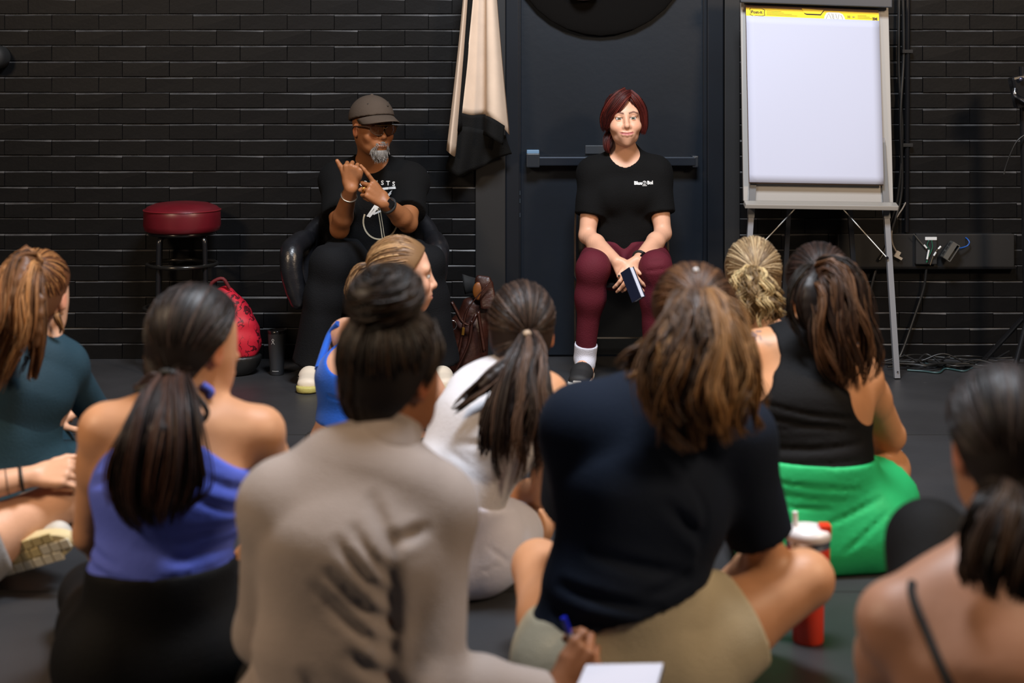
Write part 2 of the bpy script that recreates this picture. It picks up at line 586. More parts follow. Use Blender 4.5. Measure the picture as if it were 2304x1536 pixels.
# ------------------------------------------------------------------ heads, hands, hair
class Head:
    """local axes: x = the person's right, y = forward, z = up; origin between the eyes, inside the skull"""
    def __init__(self, c, yaw=0, pitch=0, roll=0, sc=1.0):
        y, p, r = math.radians(yaw), math.radians(pitch), math.radians(roll)
        f = A((math.sin(y) * math.cos(p), math.cos(y) * math.cos(p), math.sin(p)))
        rt = A((math.cos(y), -math.sin(y), 0))
        up = np.cross(rt, f)
        rt2 = rt * math.cos(r) + up * math.sin(r)
        up = np.cross(rt2, f)
        self.c, self.R, self.sc = A(c), np.stack([rt2, f, up], 1), sc
    def w(self, p):
        return self.c + self.R @ (A(p) * self.sc)
    def d(self, v):
        return self.R @ A(v)
    def loc(self, V):
        return ((np.asarray(V) - self.c) @ self.R) / self.sc
    def el(self, c, r, rot=None):
        R = self.R if rot is None else self.R @ rot
        return el(self.w(c), A(r) * self.sc, R)
    def rc(self, a, b, ra, rb):
        return rc(self.w(a), self.w(b), ra * self.sc, rb * self.sc)
    def add_to(self, f, face=True, smile=0.0, jaw=1.0, cheek=1.0):
        for p, k in ((self.el((0, -.014, .030), (.076, .098, .088)), .02),
                     (self.el((0, -.02, -.03), (.062, .075, .06)), .03),
                     (self.el((0, .030, -.035), (.063 * jaw, .060, .080)), .03),
                     (self.el((0, .036, -.082), (.048 * jaw, .046, .032)), .03),
                     (self.rc((0, .070, -.100), (0, .068, -.104), .017, .017), .02)):
            f.add(p, k)
        for s in (-1, 1):
            f.add(self.el((s * .078, -.006, -.014), (.009, .019, .031)), .008)
            f.sub(self.el((s * .089, -.001, -.012), (.006, .010, .019)), .006)
        if not face:
            f.add(self.rc((0, .085, .0), (0, .104, -.034), .008, .011), .015)
            f.add(self.el((0, .088, -.066), (.022, .012, .012)), .012)
            return
        f.add(self.rc((-.042, .070, .024), (.042, .070, .024), .014, .014), .02)
        for s in (-1, 1):
            f.add(self.el((s * .040, .062, -.034), (.026 * cheek, .022, .024)), .022)
            f.sub(self.el((s * .031, .099, .000), (.019, .016, .012)), .014)
            f.sub(self.el((s * .031, .0735, .000), (.0145, .0145, .0125)), .002)
            f.add(lid(self.w((s * .031, .0738, .000)), .0155 * self.sc, self.d((0, -.45, -1)), -.0086 * self.sc), .003)
            f.add(lid(self.w((s * .031, .0738, .000)), .0150 * self.sc, self.d((0, -.2, 1)), (-.0078 + .0018 * smile) * self.sc), .003)
        f.add(self.rc((0, .084, .012), (0, .104, -.032), .0075, .0115), .012)
        f.add(self.rc((0, .104, -.032), (0, .092, -.042), .0105, .006), .008)
        for s in (-1, 1):
            f.add(self.el((s * .0125, .093, -.037), (.0085, .011, .0085)), .006)
            f.sub(self.el((s * .006, .100, -.046), (.0035, .005, .004)), .003)
        f.add(self.el((0, .080, -.066), (.034, .018, .024)), .02)
        q = smile
        mw = 1 + .2 * q
        mouth = [(-.027 * mw, .083 - .003 * q, -.065 + .007 * q), (-.014 * mw, .0935, -.0665 + .0012 * q), (0, .0965, -.068), (.014 * mw, .0935, -.0665 + .0012 * q), (.027 * mw, .083 - .003 * q, -.065 + .007 * q)]
        for dz, r0, r1 in ((.0042, .0030, .0055), (-.0050, .0030, .0066)):
            for i in range(4):
                a, b = A(mouth[i]) + (0, 0, dz), A(mouth[i + 1]) + (0, 0, dz)
                ra = r0 if i == 0 else r1
                rb = r0 if i == 3 else r1
                f.add(self.rc(a, b, ra, rb), .005)
        for i in range(4):
            a, b = A(mouth[i]) + (0, .0055, 0), A(mouth[i + 1]) + (0, .0055, 0)
            f.sub(self.rc(a, b, .0016, .0016), .003)
        if q:
            for s in (-1, 1):
                f.add(self.el((s * .037, .072, -.040), (.019, .018, .016)), .018)
    def face_colors(self, V, C, lip, brow, smile=0.0, blush=None):
        L = self.loc(V)
        x, y, z = L.T
        mw = 1 + .2 * smile
        zc = -.0675 + .0062 * smile * (np.abs(x) / .0325) ** 2
        th = .0092 * np.clip(1 - (np.abs(x) / (.0285 * mw)) ** 2, 0, 1) + .0004
        m = np.clip(1.3 - np.abs(z - zc) / th, 0, 1) * (y > .072) * (np.abs(x) < .0265 * mw)
        C += (lip * .35 - C) * (np.clip(1.2 - np.abs(z - zc) / .0016, 0, 1) * (y > .072) * (np.abs(x) < .0265 * mw))[:, None] * .8
        C += (lip - C) * m[:, None] * .8
        zb = .0225 + .006 * np.clip((np.abs(x) - .012) / .02, 0, 1) - .007 * np.clip((np.abs(x) - .036) / .016, 0, 1)
        m = np.clip(1.5 - np.abs(z - zb) / .0042, 0, 1) * (np.abs(x) > .011) * (np.abs(x) < .053) * (y > .05)
        C += (brow - C) * m[:, None] * .9
        ze = .0052 - .12 * np.maximum(0, np.abs(np.abs(x) - .031) - .004)
        m = np.clip(1.4 - np.abs(z - ze) / .0030, 0, 1) * (np.abs(np.abs(x) - .031) < .0165) * (y > .06)
        C += (A((.02, .012, .01)) - C) * m[:, None] * .75
        if blush is not None:
            m = np.exp(-((np.abs(x) - .042) / .02) ** 2 - ((z + .03) / .02) ** 2) * (y > .04)
            C += (blush - C) * m[:, None] * .35
    def eyes(self, parent, iris):
        for s in (-1, 1):
            n = 24
            c = self.w((s * .031, .0740, .000))
            f = self.d((s * -.02, 1, -.02))
            sd = nrm(np.cross(f, (0, 0, 1)))
            u = np.cross(sd, f)
            V, Q, Cc = [], [], []
            for i in range(13):
                th = math.pi * i / 12 * .55
                for k in range(n):
                    ph = 2 * math.pi * k / n
                    V.append(c + .0137 * self.sc * (f * math.cos(th) + (sd * math.cos(ph) + u * math.sin(ph)) * math.sin(th)))
                    Cc.append((.01, .01, .01) if i < 2 else (iris if i < 5 else (.72, .68, .66)))
            for i in range(12):
                for k in range(n):
                    Q.append((i * n + k, (i + 1) * n + k, (i + 1) * n + (k + 1) % n, i * n + (k + 1) % n))
            np_obj('eye', V, Q, mat('eye_wet', '#ffffff', .12, attr=True), parent, cols=np.array(Cc))

def hand_prims(w, fwd, back, thumb, sc=1.0, curl=(0.5, .6, .65, .7), spread=.12, tdir=None, tcurl=.3, each=None):
    """palm and five fingers. fwd: wrist to knuckles; back: normal of the back of the hand; thumb: side of the thumb"""
    w, fwd = A(w), nrm(fwd)
    t = nrm(A(thumb) - fwd * (A(thumb) @ fwd))
    n = nrm(A(back) - fwd * (A(back) @ fwd) - t * (A(back) @ t))
    pr = []
    offs = (.031, .0105, -.0105, -.030)
    klen = (.088, .092, .087, .078)
    fl = ((.042, .026, .021), (.047, .029, .022), (.043, .027, .021), (.033, .021, .018))
    rad = (.0092, .0095, .009, .008)
    for i in range(4):
        kn = w + (fwd * klen[i] + t * offs[i] + n * (.003 if i in (1, 2) else 0)) * sc
        pr.append((rc(w + (t * offs[i] * .55 + fwd * .008) * sc, kn, .0125 * sc, .0115 * sc), .012))
        pr.append((rc(w + (t * offs[i] * .7 + fwd * .03 - n * .008) * sc, kn - (n * .006 + fwd * .012) * sc, .011 * sc, .009 * sc), .012))
        d = nrm(fwd + t * spread * (1.2 - .8 * i) * (1 - .6 * min(1, curl[i])))
        ang = 0.0
        p = kn
        c = each[i] if each else (curl[i] * 1.45, curl[i] * 1.6, curl[i] * 1.0)
        for j in range(3):
            ang += c[j]
            dd = d * math.cos(ang) - n * math.sin(ang)
            q = p + dd * fl[i][j] * sc
            r0 = rad[i] * sc * (1 - .08 * j)
            pr.append((rc(p, q, r0, rad[i] * sc * (.92 - .1 * j)), .0035))
            p = q
    tb = w + (fwd * .022 + t * .020 - n * .006) * sc
    td = nrm(tdir) if tdir is not None else nrm(fwd * .62 + t * .72 - n * .35)
    m1 = tb + td * .040 * sc
    pr.append((rc(w + fwd * .01 * sc, tb, .014 * sc, .0155 * sc), .012))
    pr.append((rc(tb, m1, .0155 * sc, .0115 * sc), .012))
    d2 = nrm(td * math.cos(tcurl) + (fwd * .5 - t * .8) * math.sin(tcurl))
    m2 = m1 + d2 * .032 * sc
    pr.append((rc(m1, m2, .0108 * sc, .0100 * sc), .004))
    d3 = nrm(td * math.cos(2 * tcurl) + (fwd * .5 - t * .8) * math.sin(2 * tcurl))
    pr.append((rc(m2, m2 + d3 * .024 * sc, .0100 * sc, .0082 * sc), .004))
    return pr

def tubes(paths, rads, cols, sides=3):
    """S strands of n points -> verts, quads, colours"""
    S, n, _ = paths.shape
    T = np.gradient(paths, axis=1)
    T /= np.maximum(1e-9, np.linalg.norm(T, axis=2, keepdims=True))
    ref = rng.normal(size=(S, 1, 3))
    s = np.cross(T, ref)
    s /= np.maximum(1e-9, np.linalg.norm(s, axis=2, keepdims=True))
    u = np.cross(T, s)
    a = 2 * np.pi * np.arange(sides) / sides
    V = paths[:, :, None, :] + rads[:, :, None, None] * (s[:, :, None, :] * np.cos(a)[None, None, :, None] + u[:, :, None, :] * np.sin(a)[None, None, :, None])
    V = V.reshape(-1, 3)
    b = (np.arange(S) * n * sides)[:, None, None] + (np.arange(n - 1) * sides)[None, :, None]
    k = np.arange(sides)[None, None, :]
    k2 = (k + 1) % sides
    Q = np.stack([b + k, b + k2, b + sides + k2, b + sides + k], -1).reshape(-1, 4)
    C = np.repeat(np.repeat(cols[:, None, None, :], n, 1), sides, 2).reshape(-1, 3)
    return V, Q, C

def strand_cols(n, pal, clump=None):
    pal = [lin(c) for c in pal]
    t = rng.random(n) if clump is None else np.clip(clump + rng.normal(0, .16, n), 0, 1)
    t = t * (len(pal) - 1)
    i = np.minimum(t.astype(int), len(pal) - 2)
    f = (t - i)[:, None]
    P0 = np.array(pal)
    return (P0[i] * (1 - f) + P0[i + 1] * f) * rng.uniform(.8, 1.2, (n, 1))

def cap_hit(D):
    """radius of the skull along local unit directions from (0,-.015,.012)"""
    o = A((0, -.015, .012))
    best = np.zeros(len(D))
    for c, r in (((0, -.014, .030), (.076, .098, .088)), ((0, -.030, -.035), (.066, .075, .072))):
        e = (o - A(c)) / A(r)
        d = D / A(r)
        a = (d * d).sum(1)
        b = (d * e).sum(1)
        cc = (e * e).sum() - 1
        q = np.maximum(b * b - a * cc, 0)
        best = np.maximum(best, (-b + np.sqrt(q)) / a)
    return o, best

HAIR_N = [0]
def hair_cap(hd, parent, pal, tie=(0, -.11, .02), infl=.012, line=(-.006, .8, -.62), n=700, rad=.0023, name='hair', fringe=None, parting=0.0, rough=.5):
    """scalp shell plus strands combed from the hairline over the skull towards the tie"""
    y0, ny, nz = line
    n = int(n * .6)
    f = Field(hd.c - .2 * hd.sc, hd.c + .2 * hd.sc, .005)
    f.add(hd.el((0, -.014, .030), (.076 + infl, .098 + infl, .088 + infl)), .01)
    f.add(hd.el((0, -.030, -.035), (.066 + infl, .075 + infl * .7, .072)), .03)
    f.cut(hd.w((0, y0, 0)), hd.d((0, ny, nz)))
    V, Q = f.mesh()
    HAIR_N[0] += 1
    hm = mat('hair_%d' % HAIR_N[0], '#ffffff', rough, spec=.38, attr=True)
    base = (lin(pal[0]) + lin(pal[1])) * .5
    Vs, Qs, Cs = [V], [Q], [np.repeat(base[None], len(V), 0)]
    off = len(V)
    m = 9
    D = rng.normal(size=(n * 4, 3))
    D /= np.linalg.norm(D, axis=1, keepdims=True)
    o, r = cap_hit(D)
    pts = o + D * r[:, None]
    keep = ((pts[:, 1] - y0) * ny + pts[:, 2] * nz) < 0
    edge = ((pts[:, 1] - y0) * ny + pts[:, 2] * nz) > -.05
    order = np.argsort(~(keep & edge), kind='stable')
    sel = order[keep[order]][:n]
    D = D[sel]
    td = nrm(A(tie) - o)
    ang = np.arccos(np.clip(D @ td, -1, 1))
    t = np.linspace(0, 1, m)
    sn = np.maximum(np.sin(ang), 1e-4)
    W = (np.sin((1 - t)[None] * ang[:, None]) / sn[:, None])[:, :, None] * D[:, None, :] + (np.sin(t[None] * ang[:, None]) / sn[:, None])[:, :, None] * td
    W += rng.normal(0, .05, (len(D), 1, 3)) * np.sin(np.pi * t)[None, :, None]
    W /= np.linalg.norm(W, axis=2, keepdims=True)
    _, rr = cap_hit(W.reshape(-1, 3))
    lift = infl - .001 + rng.random((len(D), 1)) * .004
    rr = rr.reshape(len(D), m) + lift * (0.45 + .55 * np.clip(t * 4, 0, 1))[None]
    pl = o + W * rr[:, :, None]
    pw = hd.c + (pl * hd.sc) @ hd.R.T
    rads = rad * (.5 + .5 * np.sin(np.pi * np.clip(t * .9 + .08, 0, 1)))[None] * rng.uniform(.7, 1.3, (len(D), 1))
    v, q, c = tubes(pw, rads, strand_cols(len(D), pal))
    Vs.append(v); Qs.append(q + off); Cs.append(c)
    V, Q, C = np.concatenate(Vs), np.concatenate(Qs), np.concatenate(Cs)
    return np_obj(name, V, Q, hm, parent, cols=C), hm

def pony(guide, width, parent, hm, pal, n=600, m=14, rad=.0020, amp=.006, freq=2.0, clumps=26, name='ponytail', jit=.14, endvar=.34, curl=0.0, depth=.6, start=.15, core=True):
    """hanging tail of hair: strands in wavy locks around a guide line"""
    n = int(n * .6)
    G = spline(guide, m)
    Wd = spline([[w * 1.22] for w in width], m)[:, 0]
    t = np.linspace(0, 1, m)
    T = np.gradient(G, axis=0)
    T /= np.linalg.norm(T, axis=1, keepdims=True)
    lat = np.cross(T, (0, 1, 0))
    lat /= np.maximum(1e-9, np.linalg.norm(lat, axis=1, keepdims=True))
    dep = np.cross(lat, T)
    th = rng.random(clumps) * 2 * np.pi
    rr = np.sqrt(rng.random(clumps))
    cc = np.stack([rr * np.cos(th), rr * np.sin(th)], 1)
    ci = rng.integers(0, clumps, n)
    o = cc[ci] + rng.normal(0, jit * .5, (n, 2))
    ph = rng.random((clumps, 2)) * 2 * np.pi
    phs = ph[ci] + rng.normal(0, .5, (n, 2))
    fr = freq * rng.uniform(.75, 1.25, clumps)[ci]
    am = amp * rng.uniform(.5, 1.4, clumps)[ci]
    end = np.clip(1 - endvar * np.clip(np.abs(rng.normal(0, .55, clumps)), 0, 1)[ci] - .06 * rng.random(n), .3, 1)
    tt = t[None] * end[:, None]
    def samp(arr):
        x = tt * (m - 1)
        i = np.minimum(x.astype(int), m - 2)
        f = x - i
        if arr.ndim == 1:
            return arr[i] * (1 - f) + arr[i + 1] * f
        return arr[i] * (1 - f)[..., None] + arr[i + 1] * f[..., None]
    Pg, L, Dp, w = samp(G), samp(lat), samp(dep), samp(Wd)
    grow = np.clip(tt / .2, 0, 1)
    wave = np.sin(2 * np.pi * fr[:, None] * tt + phs[:, :1]) * am[:, None] * grow
    wave2 = np.cos(2 * np.pi * fr[:, None] * tt + phs[:, 1:]) * am[:, None] * .7 * grow
    if curl:
        a2 = 2 * np.pi * curl * tt + phs[:, :1]
        wave = wave + .011 * np.cos(a2) * grow
        wave2 = wave2 + .011 * np.sin(a2) * grow
    paths = Pg + L * (o[:, :1] * w + wave)[..., None] + Dp * (o[:, 1:] * w * depth + wave2)[..., None]
    taper = np.clip((1 - t) * 5, .25, 1)[None]
    rads = rad * taper * rng.uniform(.7, 1.3, (n, 1))
    cl = rng.random(clumps)
    V, Q, C = tubes(paths, rads, strand_cols(n, pal, cl[ci]))
    if core:
        b = MB()
        k = int(m * .6)
        pr = [ec(G[i], G[i + 1], (Wd[i] * .5 + .002, Wd[i] * .5 * depth + .002), (Wd[i + 1] * .5 + .002, Wd[i + 1] * .5 * depth + .002), lat[i]) for i in range(0, k)]
        f = field_for(pr, .007)
        for p in pr:
            f.add(p, .01)
        v, q = f.mesh()
        C = np.concatenate([C, np.repeat(((lin(pal[0]) + lin(pal[1])) * .45)[None], len(v), 0)])
        Q = np.concatenate([Q, q + len(V)])
        V = np.concatenate([V, v])
    return np_obj(name, V, Q, hm, parent, cols=C)

# ------------------------------------------------------------------ people
DEBUG = []
class Person:
    """joints (L and R are picture left and right) -> one continuous body mesh, clothes and hair as children"""
    def __init__(self, label, J, W=1.0, skin='#c98f6b', head=None, hand_pose=(None, None), feet=True, h=.0108, head_h=.0068, face=False,
                 smile=0.0, lip='#b5675c', brow='#3a2418', jaw=1.0, neck=.052, cheek=1.0, dark=0.0, group=None, bust=False, hand_h=.004, fine_hands=(True, True), facing=1):
        J = {k: A(v) for k, v in J.items()}
        self.J, self.W, self.head = J, W, head
        rv = nrm(J['shR'] - J['shL'])
        if 'hipv' in J:
            hv = nrm(J['hipv'])
        else:
            hv = nrm(A((rv[0], rv[1], 0)))
        self.rv, self.hv = rv, hv
        hipL, hipR = J['pel'] - hv * .092 * W, J['pel'] + hv * .092 * W
        J.setdefault('hipL', hipL)
        J.setdefault('hipR', hipR)
        up = lerp(J['che'], J['nek'], .66)
        self.up = up
        bd = {}
        pel2 = J['pel'] + A((0, 0, -.01))
        bd['torso'] = [ec(pel2, J['wai'], (.158 * W, .115 * W), (.128 * W, .090 * W), hv),
                       ec(J['wai'], J['che'], (.128 * W, .090 * W), (.146 * W, .102 * W), rv),
                       ec(J['che'], up, (.146 * W, .102 * W), (.135 * W, .078 * W), rv)]
        bd['glute'] = [rc(J['hipL'], lerp(J['hipL'], J['pel'], .3), .105 * W, .10 * W), rc(J['hipR'], lerp(J['hipR'], J['pel'], .3), .105 * W, .10 * W)]
        if bust:
            fw = np.cross(A((0, 0, 1)), rv) * facing
            bd['torso'] += [el(J['che'] + rv * s * .062 + fw * .075 + A((0, 0, .0)), (.062, .048, .062)) for s in (-1, 1)]
        bd['neck'] = [rc(J['nek'], head.w((0, -.022, -.055)), neck * W ** .5, neck * .95 * W ** .5)]
        bd['trap'] = []
        bd['shoulder'] = []
        for s in 'LR':
            sh = J['sh' + s]
            bd['trap'] += [rc(lerp(J['nek'], head.w((0, -.03, -.07)), .45), lerp(J['nek'], sh, .72), .034, .030)]
            bd['shoulder'] += [rc(lerp(up, sh, .35), sh, .062 * W, .056 * W)]
        for s in 'LR':
            sh, e, w = J['sh' + s], J['el' + s], J['wr' + s]
            bd['upper' + s] = [rc(sh, lerp(sh, e, .35), .054 * W, .050 * W), rc(lerp(sh, e, .3), e, .050 * W, .038 * W)]
            bd['fore' + s] = [rc(e, lerp(e, w, .3), .037 * W, .040 * W), rc(lerp(e, w, .3), w, .040 * W, .0255 * W)]
            k, a = J['kn' + s], J['an' + s]
            hp = J['hip' + s]
            bd['thigh' + s] = [rc(hp, lerp(hp, k, .45), .090 * W, .078 * W), rc(lerp(hp, k, .45), k, .078 * W, .056 * W)]
            bd['shin' + s] = [rc(k, lerp(k, a, .32), .054 * W, .052 * W), rc(lerp(k, a, .32), a, .052 * W, .034)]
        self.bd = bd
        fine = []
        allp = [p for v in bd.values() for p in v]
        hands = []
        for i, s in enumerate('LR'):
            hp = hand_pose[i]
            w = J['wr' + s]
            if hp is None:
                d = nrm(w - J['el' + s])
                hp = dict(fwd=d, back=A((0, .1, 1)) - d * d[2], thumb=(1 if s == 'L' else -1) * rv, curl=(.3, .35, .4, .45))
            pr = hand_prims(w, **hp)
            hands += pr
            if fine_hands[i]:
                hh = hand_h if hand_pose[i] is not None else .0068
                lo = np.min([bounds(p)[0] for p, _ in pr], axis=0)
                hi = np.max([bounds(p)[1] for p, _ in pr], axis=0)
                fine.append((lo, hi, hh))
        toes = []
        for s in 'LR':
            a = J['an' + s]
            tv = J.get('toe' + s)
            if tv is None:
                d = nrm(A((a[0] - J['kn' + s][0], a[1] - J['kn' + s][1], 0)))
                tv = a + d * .17 + A((0, 0, -.02))
            toes += [rc(a - (0, 0, .005), tv, .031, .024)]
            bd['foot' + s] = [rc(a - (0, 0, .005), tv, .031, .024)]
        allp += [p for p, _ in hands] + toes
        fine.append((head.c - .13 * head.sc, head.c + .13 * head.sc, head_h))
        los = np.min([bounds(p)[0] for p in allp], axis=0) - .04
        his = np.max([bounds(p)[1] for p in allp], axis=0) + .04
        los = np.minimum(los, head.c - .16)
        his = np.maximum(his, head.c + .17)
        los[2] = max(los[2], -.03)
        f = Field(los, his, h, fine)
        for key, k in (('torso', .05), ('glute', .05), ('shoulder', .045), ('trap', .04)):
            for p in bd[key]:
                f.add(p, k)
        for s in 'LR':
            for key, k in (('upper', .022), ('fore', .015), ('thigh', .03), ('shin', .018), ('foot', .015)):
                for p in bd[key + s]:
                    f.add(p, k)
        for p, k in hands:
            f.add(p, k)
        head.add_to(f, face, smile, jaw, cheek)
        for p in bd['neck']:
            f.add(p, .03)
        f.cut((0, 0, .004), (0, 0, -1))
        V, Q = f.mesh()
        sk = lin(skin)
        C = np.repeat(sk[None], len(V), 0)
        L = head.loc(V)
        ear = np.exp(-((np.abs(L[:, 0]) - .083) / .012) ** 2 - ((L[:, 2] + .014) / .03) ** 2 - ((L[:, 1] + .006) / .025) ** 2)
        C += (sk * A((1.15, .72, .68)) - C) * (ear * .7)[:, None]
        if face:
            head.face_colors(V, C, lin(lip), lin(brow), smile, sk * A((1.1, .72, .66)))
        self.skin = sk
        b = A((J['pel'][0], J['pel'][1], 0))
        m = mat('skin', '#c98f6b', .48, spec=.4, attr=True, noise=.06, nscale=18, bump=.05, bscale=140)
        self.o = np_obj('person', V, Q, m, None, base=b, cols=C, label=label, cat='person', group=group)
        DEBUG.append((label[:30], [round(float(np.linalg.norm(J[a] - J[c])), 2) for a, c in
                      (('shL', 'shR'), ('shL', 'elL'), ('elL', 'wrL'), ('shR', 'elR'), ('elR', 'wrR'), ('hipL', 'knL'), ('knL', 'anL'), ('hipR', 'knR'), ('knR', 'anR'))], round(float(J['pel'][2]), 2), len(V)))
    def prims(self, *keys, t=.008):
        out = []
        for k in keys:
            for p in self.bd[k]:
                out.append(inflate(p, t))
        return out
    def cloth(self, name, prims, m, cuts=(), k=.04, h=.0075, **kw):
        if name == 'leggings':
            h = .0095
        return sdf_obj(name, prims, m, self.o, h=h, k=k, cuts=cuts, **kw)
    def mb(self, b, name, m, **kw):
        return b.build(name, m, self.o, **kw)

def cutxz(p, q, keep):
    """plane through two points and along y; keeps the side holding the point keep"""
    p, q, keep = A(p), A(q), A(keep)
    d = q - p
    n = nrm((d[2], 0, -d[0]))
    if (keep - p) @ n > 0:
        n = -n
    return (p, n)

def cutdir(p, n):
    return (A(p), nrm(n))

def along(a, b, t, flip=False):
    """cuff plane across a limb at fraction t, removing what lies beyond"""
    return (lerp(a, b, t), nrm(A(b) - A(a)) * (-1 if flip else 1))

def fabric(name, color, rough=.85, noise=.06, bump=.25, bscale=220, sheen=.0, **kw):
    return mat(name, color, rough, spec=.18, noise=noise, nscale=9, bump=bump, bscale=bscale, sheen=sheen, **kw)
# ------------------------------------------------------------------ the room
M_black_paint = mat('black_wall_paint', (.0030, .0030, .0034), .5, spec=.16, noise=.25, nscale=6, bump=.06, bscale=45)
M_ledge = mat('brick_edge_highlight', (.055, .054, .055), .4, spec=.5, noise=.7, nscale=9)  # paler top bevels: highlights of the overhead light put into the colour
M_mortar = mat('black_painted_mortar', (.0045, .0045, .005), .5, noise=.2, nscale=20, bump=.3, bscale=90)
M_floor = mat('black_stage_floor', (.031, .031, .033), .46, spec=.45, noise=.28, nscale=2.2, bump=.06, bscale=40)
M_door = mat('dark_navy_door_paint', (.0050, .0085, .0140), .42, spec=.35, noise=.12, nscale=3, bump=.04, bscale=30)
M_jamb = mat('navy_black_frame_paint', (.0022, .004, .0075), .5, spec=.3, noise=.15, nscale=5)
M_flat_black = mat('flat_black_board', (.0045, .0045, .005), .6, noise=.2, nscale=5)
M_chrome = mat('chrome', '#c9c9cc', .16, 1.0)
M_black_metal = mat('black_gloss_metal', (.008, .008, .009), .22, spec=.6)
M_white = mat('white_plastic', '#d8d8d6', .4)
M_rubber = mat('black_rubber', (.010, .010, .010), .7)

fl = MB()
fl.box((-7, -1.5, -.08), (7, YW + .25, 0))
floor_o = fl.build('floor', M_floor, kind='structure')
# seams of the floor sheets
for yy in (3.62, 5.23):
    s = MB()
    s.box((-7, yy - .0035, .0), (7, yy + .0035, .0012))
    s.build('floor_seam', mat('floor_seam', (.016, .016, .016), .6), floor_o)
chip = MB()
for i in range(46):
    x, y = rng.uniform(-1.6, 2.4), rng.uniform(3.2, 6.3)
    a = rng.uniform(0, 3.1)
    l, w = rng.uniform(.003, .010), rng.uniform(.0012, .003)
    c, s = math.cos(a), math.sin(a)
    z = .0012
    chip.add([(x - c * l + s * w, y - s * l - c * w, z), (x + c * l, y + s * l, z), (x - s * w, y + c * w, z)], [(0, 1, 2)])
chip.build('floor_scuff', mat('pale_scuff', '#7d7a76', .8), floor_o, kind='stuff')

wall = MB()
WX0, WX1 = -6.5, 6.5
dl, dr = (1070 - CX) / 480, (1652 - CX) / 480
wall.box((WX0, YW + .010, 0), (dl, YW + .25, 3.4))
wall.box((dr, YW + .010, 0), (WX1, YW + .25, 3.4))
wall.box((dl, YW + .010, 2.25), (dr, YW + .25, 3.4))
wall_o = wall.build('wall_back', M_mortar, kind='structure')

BL, BH = .2208, .0735
def brick_verts(w, hgt, seed):
    r = np.random.default_rng(seed)
    b, bx = .0055, .0012
    j = .0030
    x0, x1, z0, z1 = -w / 2 + .0004, w / 2 - .0004, -hgt / 2 + .0004, hgt / 2 - j
    yb, yf = .012, 0.0
    v = [(x0, yb, z0), (x1, yb, z0), (x1, yb, z1), (x0, yb, z1)]
    v += [(x0, yf + .002, z0), (x1, yf + .002, z0), (x1, yf + b, z1), (x0, yf + b, z1)]
    q = r.normal(0, .0005, (4, 3)) * (.5, 1, 1.6)
    f = [(x0 + bx, yf, z0 + .0012), (x1 - bx, yf, z0 + .0012), (x1 - bx, yf, z1 - b * r.uniform(.5, 1.6)), (x0 + bx, yf, z1 - b * r.uniform(.5, 1.6))]
    v += [tuple(A(p) + d) for p, d in zip(f, q)]
    fs = [(8, 9, 10, 11), (4, 5, 9, 8), (5, 6, 10, 9), (6, 7, 11, 10), (7, 4, 8, 11), (0, 1, 5, 4), (1, 2, 6, 5), (2, 3, 7, 6), (3, 0, 4, 7)]
    return v, fs

brick_me = []
for i in range(14):
    v, fs = brick_verts(BL, BH, i)
    me = bpy.data.meshes.new('brick')
    me.from_pydata(v, [], fs)
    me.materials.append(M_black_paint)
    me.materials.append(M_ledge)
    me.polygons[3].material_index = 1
    brick_me.append(me)
rest = MB()
spots = []
ztop = H + HY / 480 + .05
nrow = int(3.4 / BH)
for r in range(nrow):
    z = BH * (r + .5) + .0
    off = 0 if r % 2 else BL / 2
    for side in (0, 1):
        x = dl if side == 0 else dr
        k = 0
        while True:
            first = BL if (r % 2) else BL / 2
            w = first if k == 0 else BL
            x2 = x - w if side == 0 else x + w
            if x2 < WX0 or x2 > WX1:
                break
            xc = (x + x2) / 2
            spots.append((xc, z, w))
            x = x2
            k += 1
def seen(xc, z):
    px, py = CX + xc * 480, HY + (H - z) * 480
    if not (-60 < px < 2360 and -20 < py < 800):
        return False
    if 1655 < px < 2000 and py < 460:
        return False
    if 730 < px < 945 and py > 230:
        return False
    if px < 140 and py > 590:
        return False
    if 1640 < px < 1990 and py > 560:
        return False
    return True
cnt = 0
spots.sort(key=lambda s: abs(s[0]))
for xc, z, w in spots:
    jit = float(rng.normal(0, .0012))
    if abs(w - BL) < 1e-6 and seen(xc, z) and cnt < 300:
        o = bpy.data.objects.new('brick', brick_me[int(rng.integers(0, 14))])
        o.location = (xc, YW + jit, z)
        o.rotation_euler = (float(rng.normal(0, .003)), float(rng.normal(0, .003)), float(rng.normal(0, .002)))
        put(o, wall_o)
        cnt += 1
    else:
        v, fs = brick_verts(w, BH, int(rng.integers(0, 999)))
        rest.add([(p[0] + xc, p[1] + YW + jit, p[2] + z) for p in v], fs)
ro = rest.build('brickwork', M_black_paint, wall_o, kind='stuff')
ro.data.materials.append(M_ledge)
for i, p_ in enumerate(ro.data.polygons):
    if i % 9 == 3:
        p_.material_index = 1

def wx(px, s=480.0):
    return (px - CX) / s
def wz(py, s=480.0):
    return H - (py - HY) / s
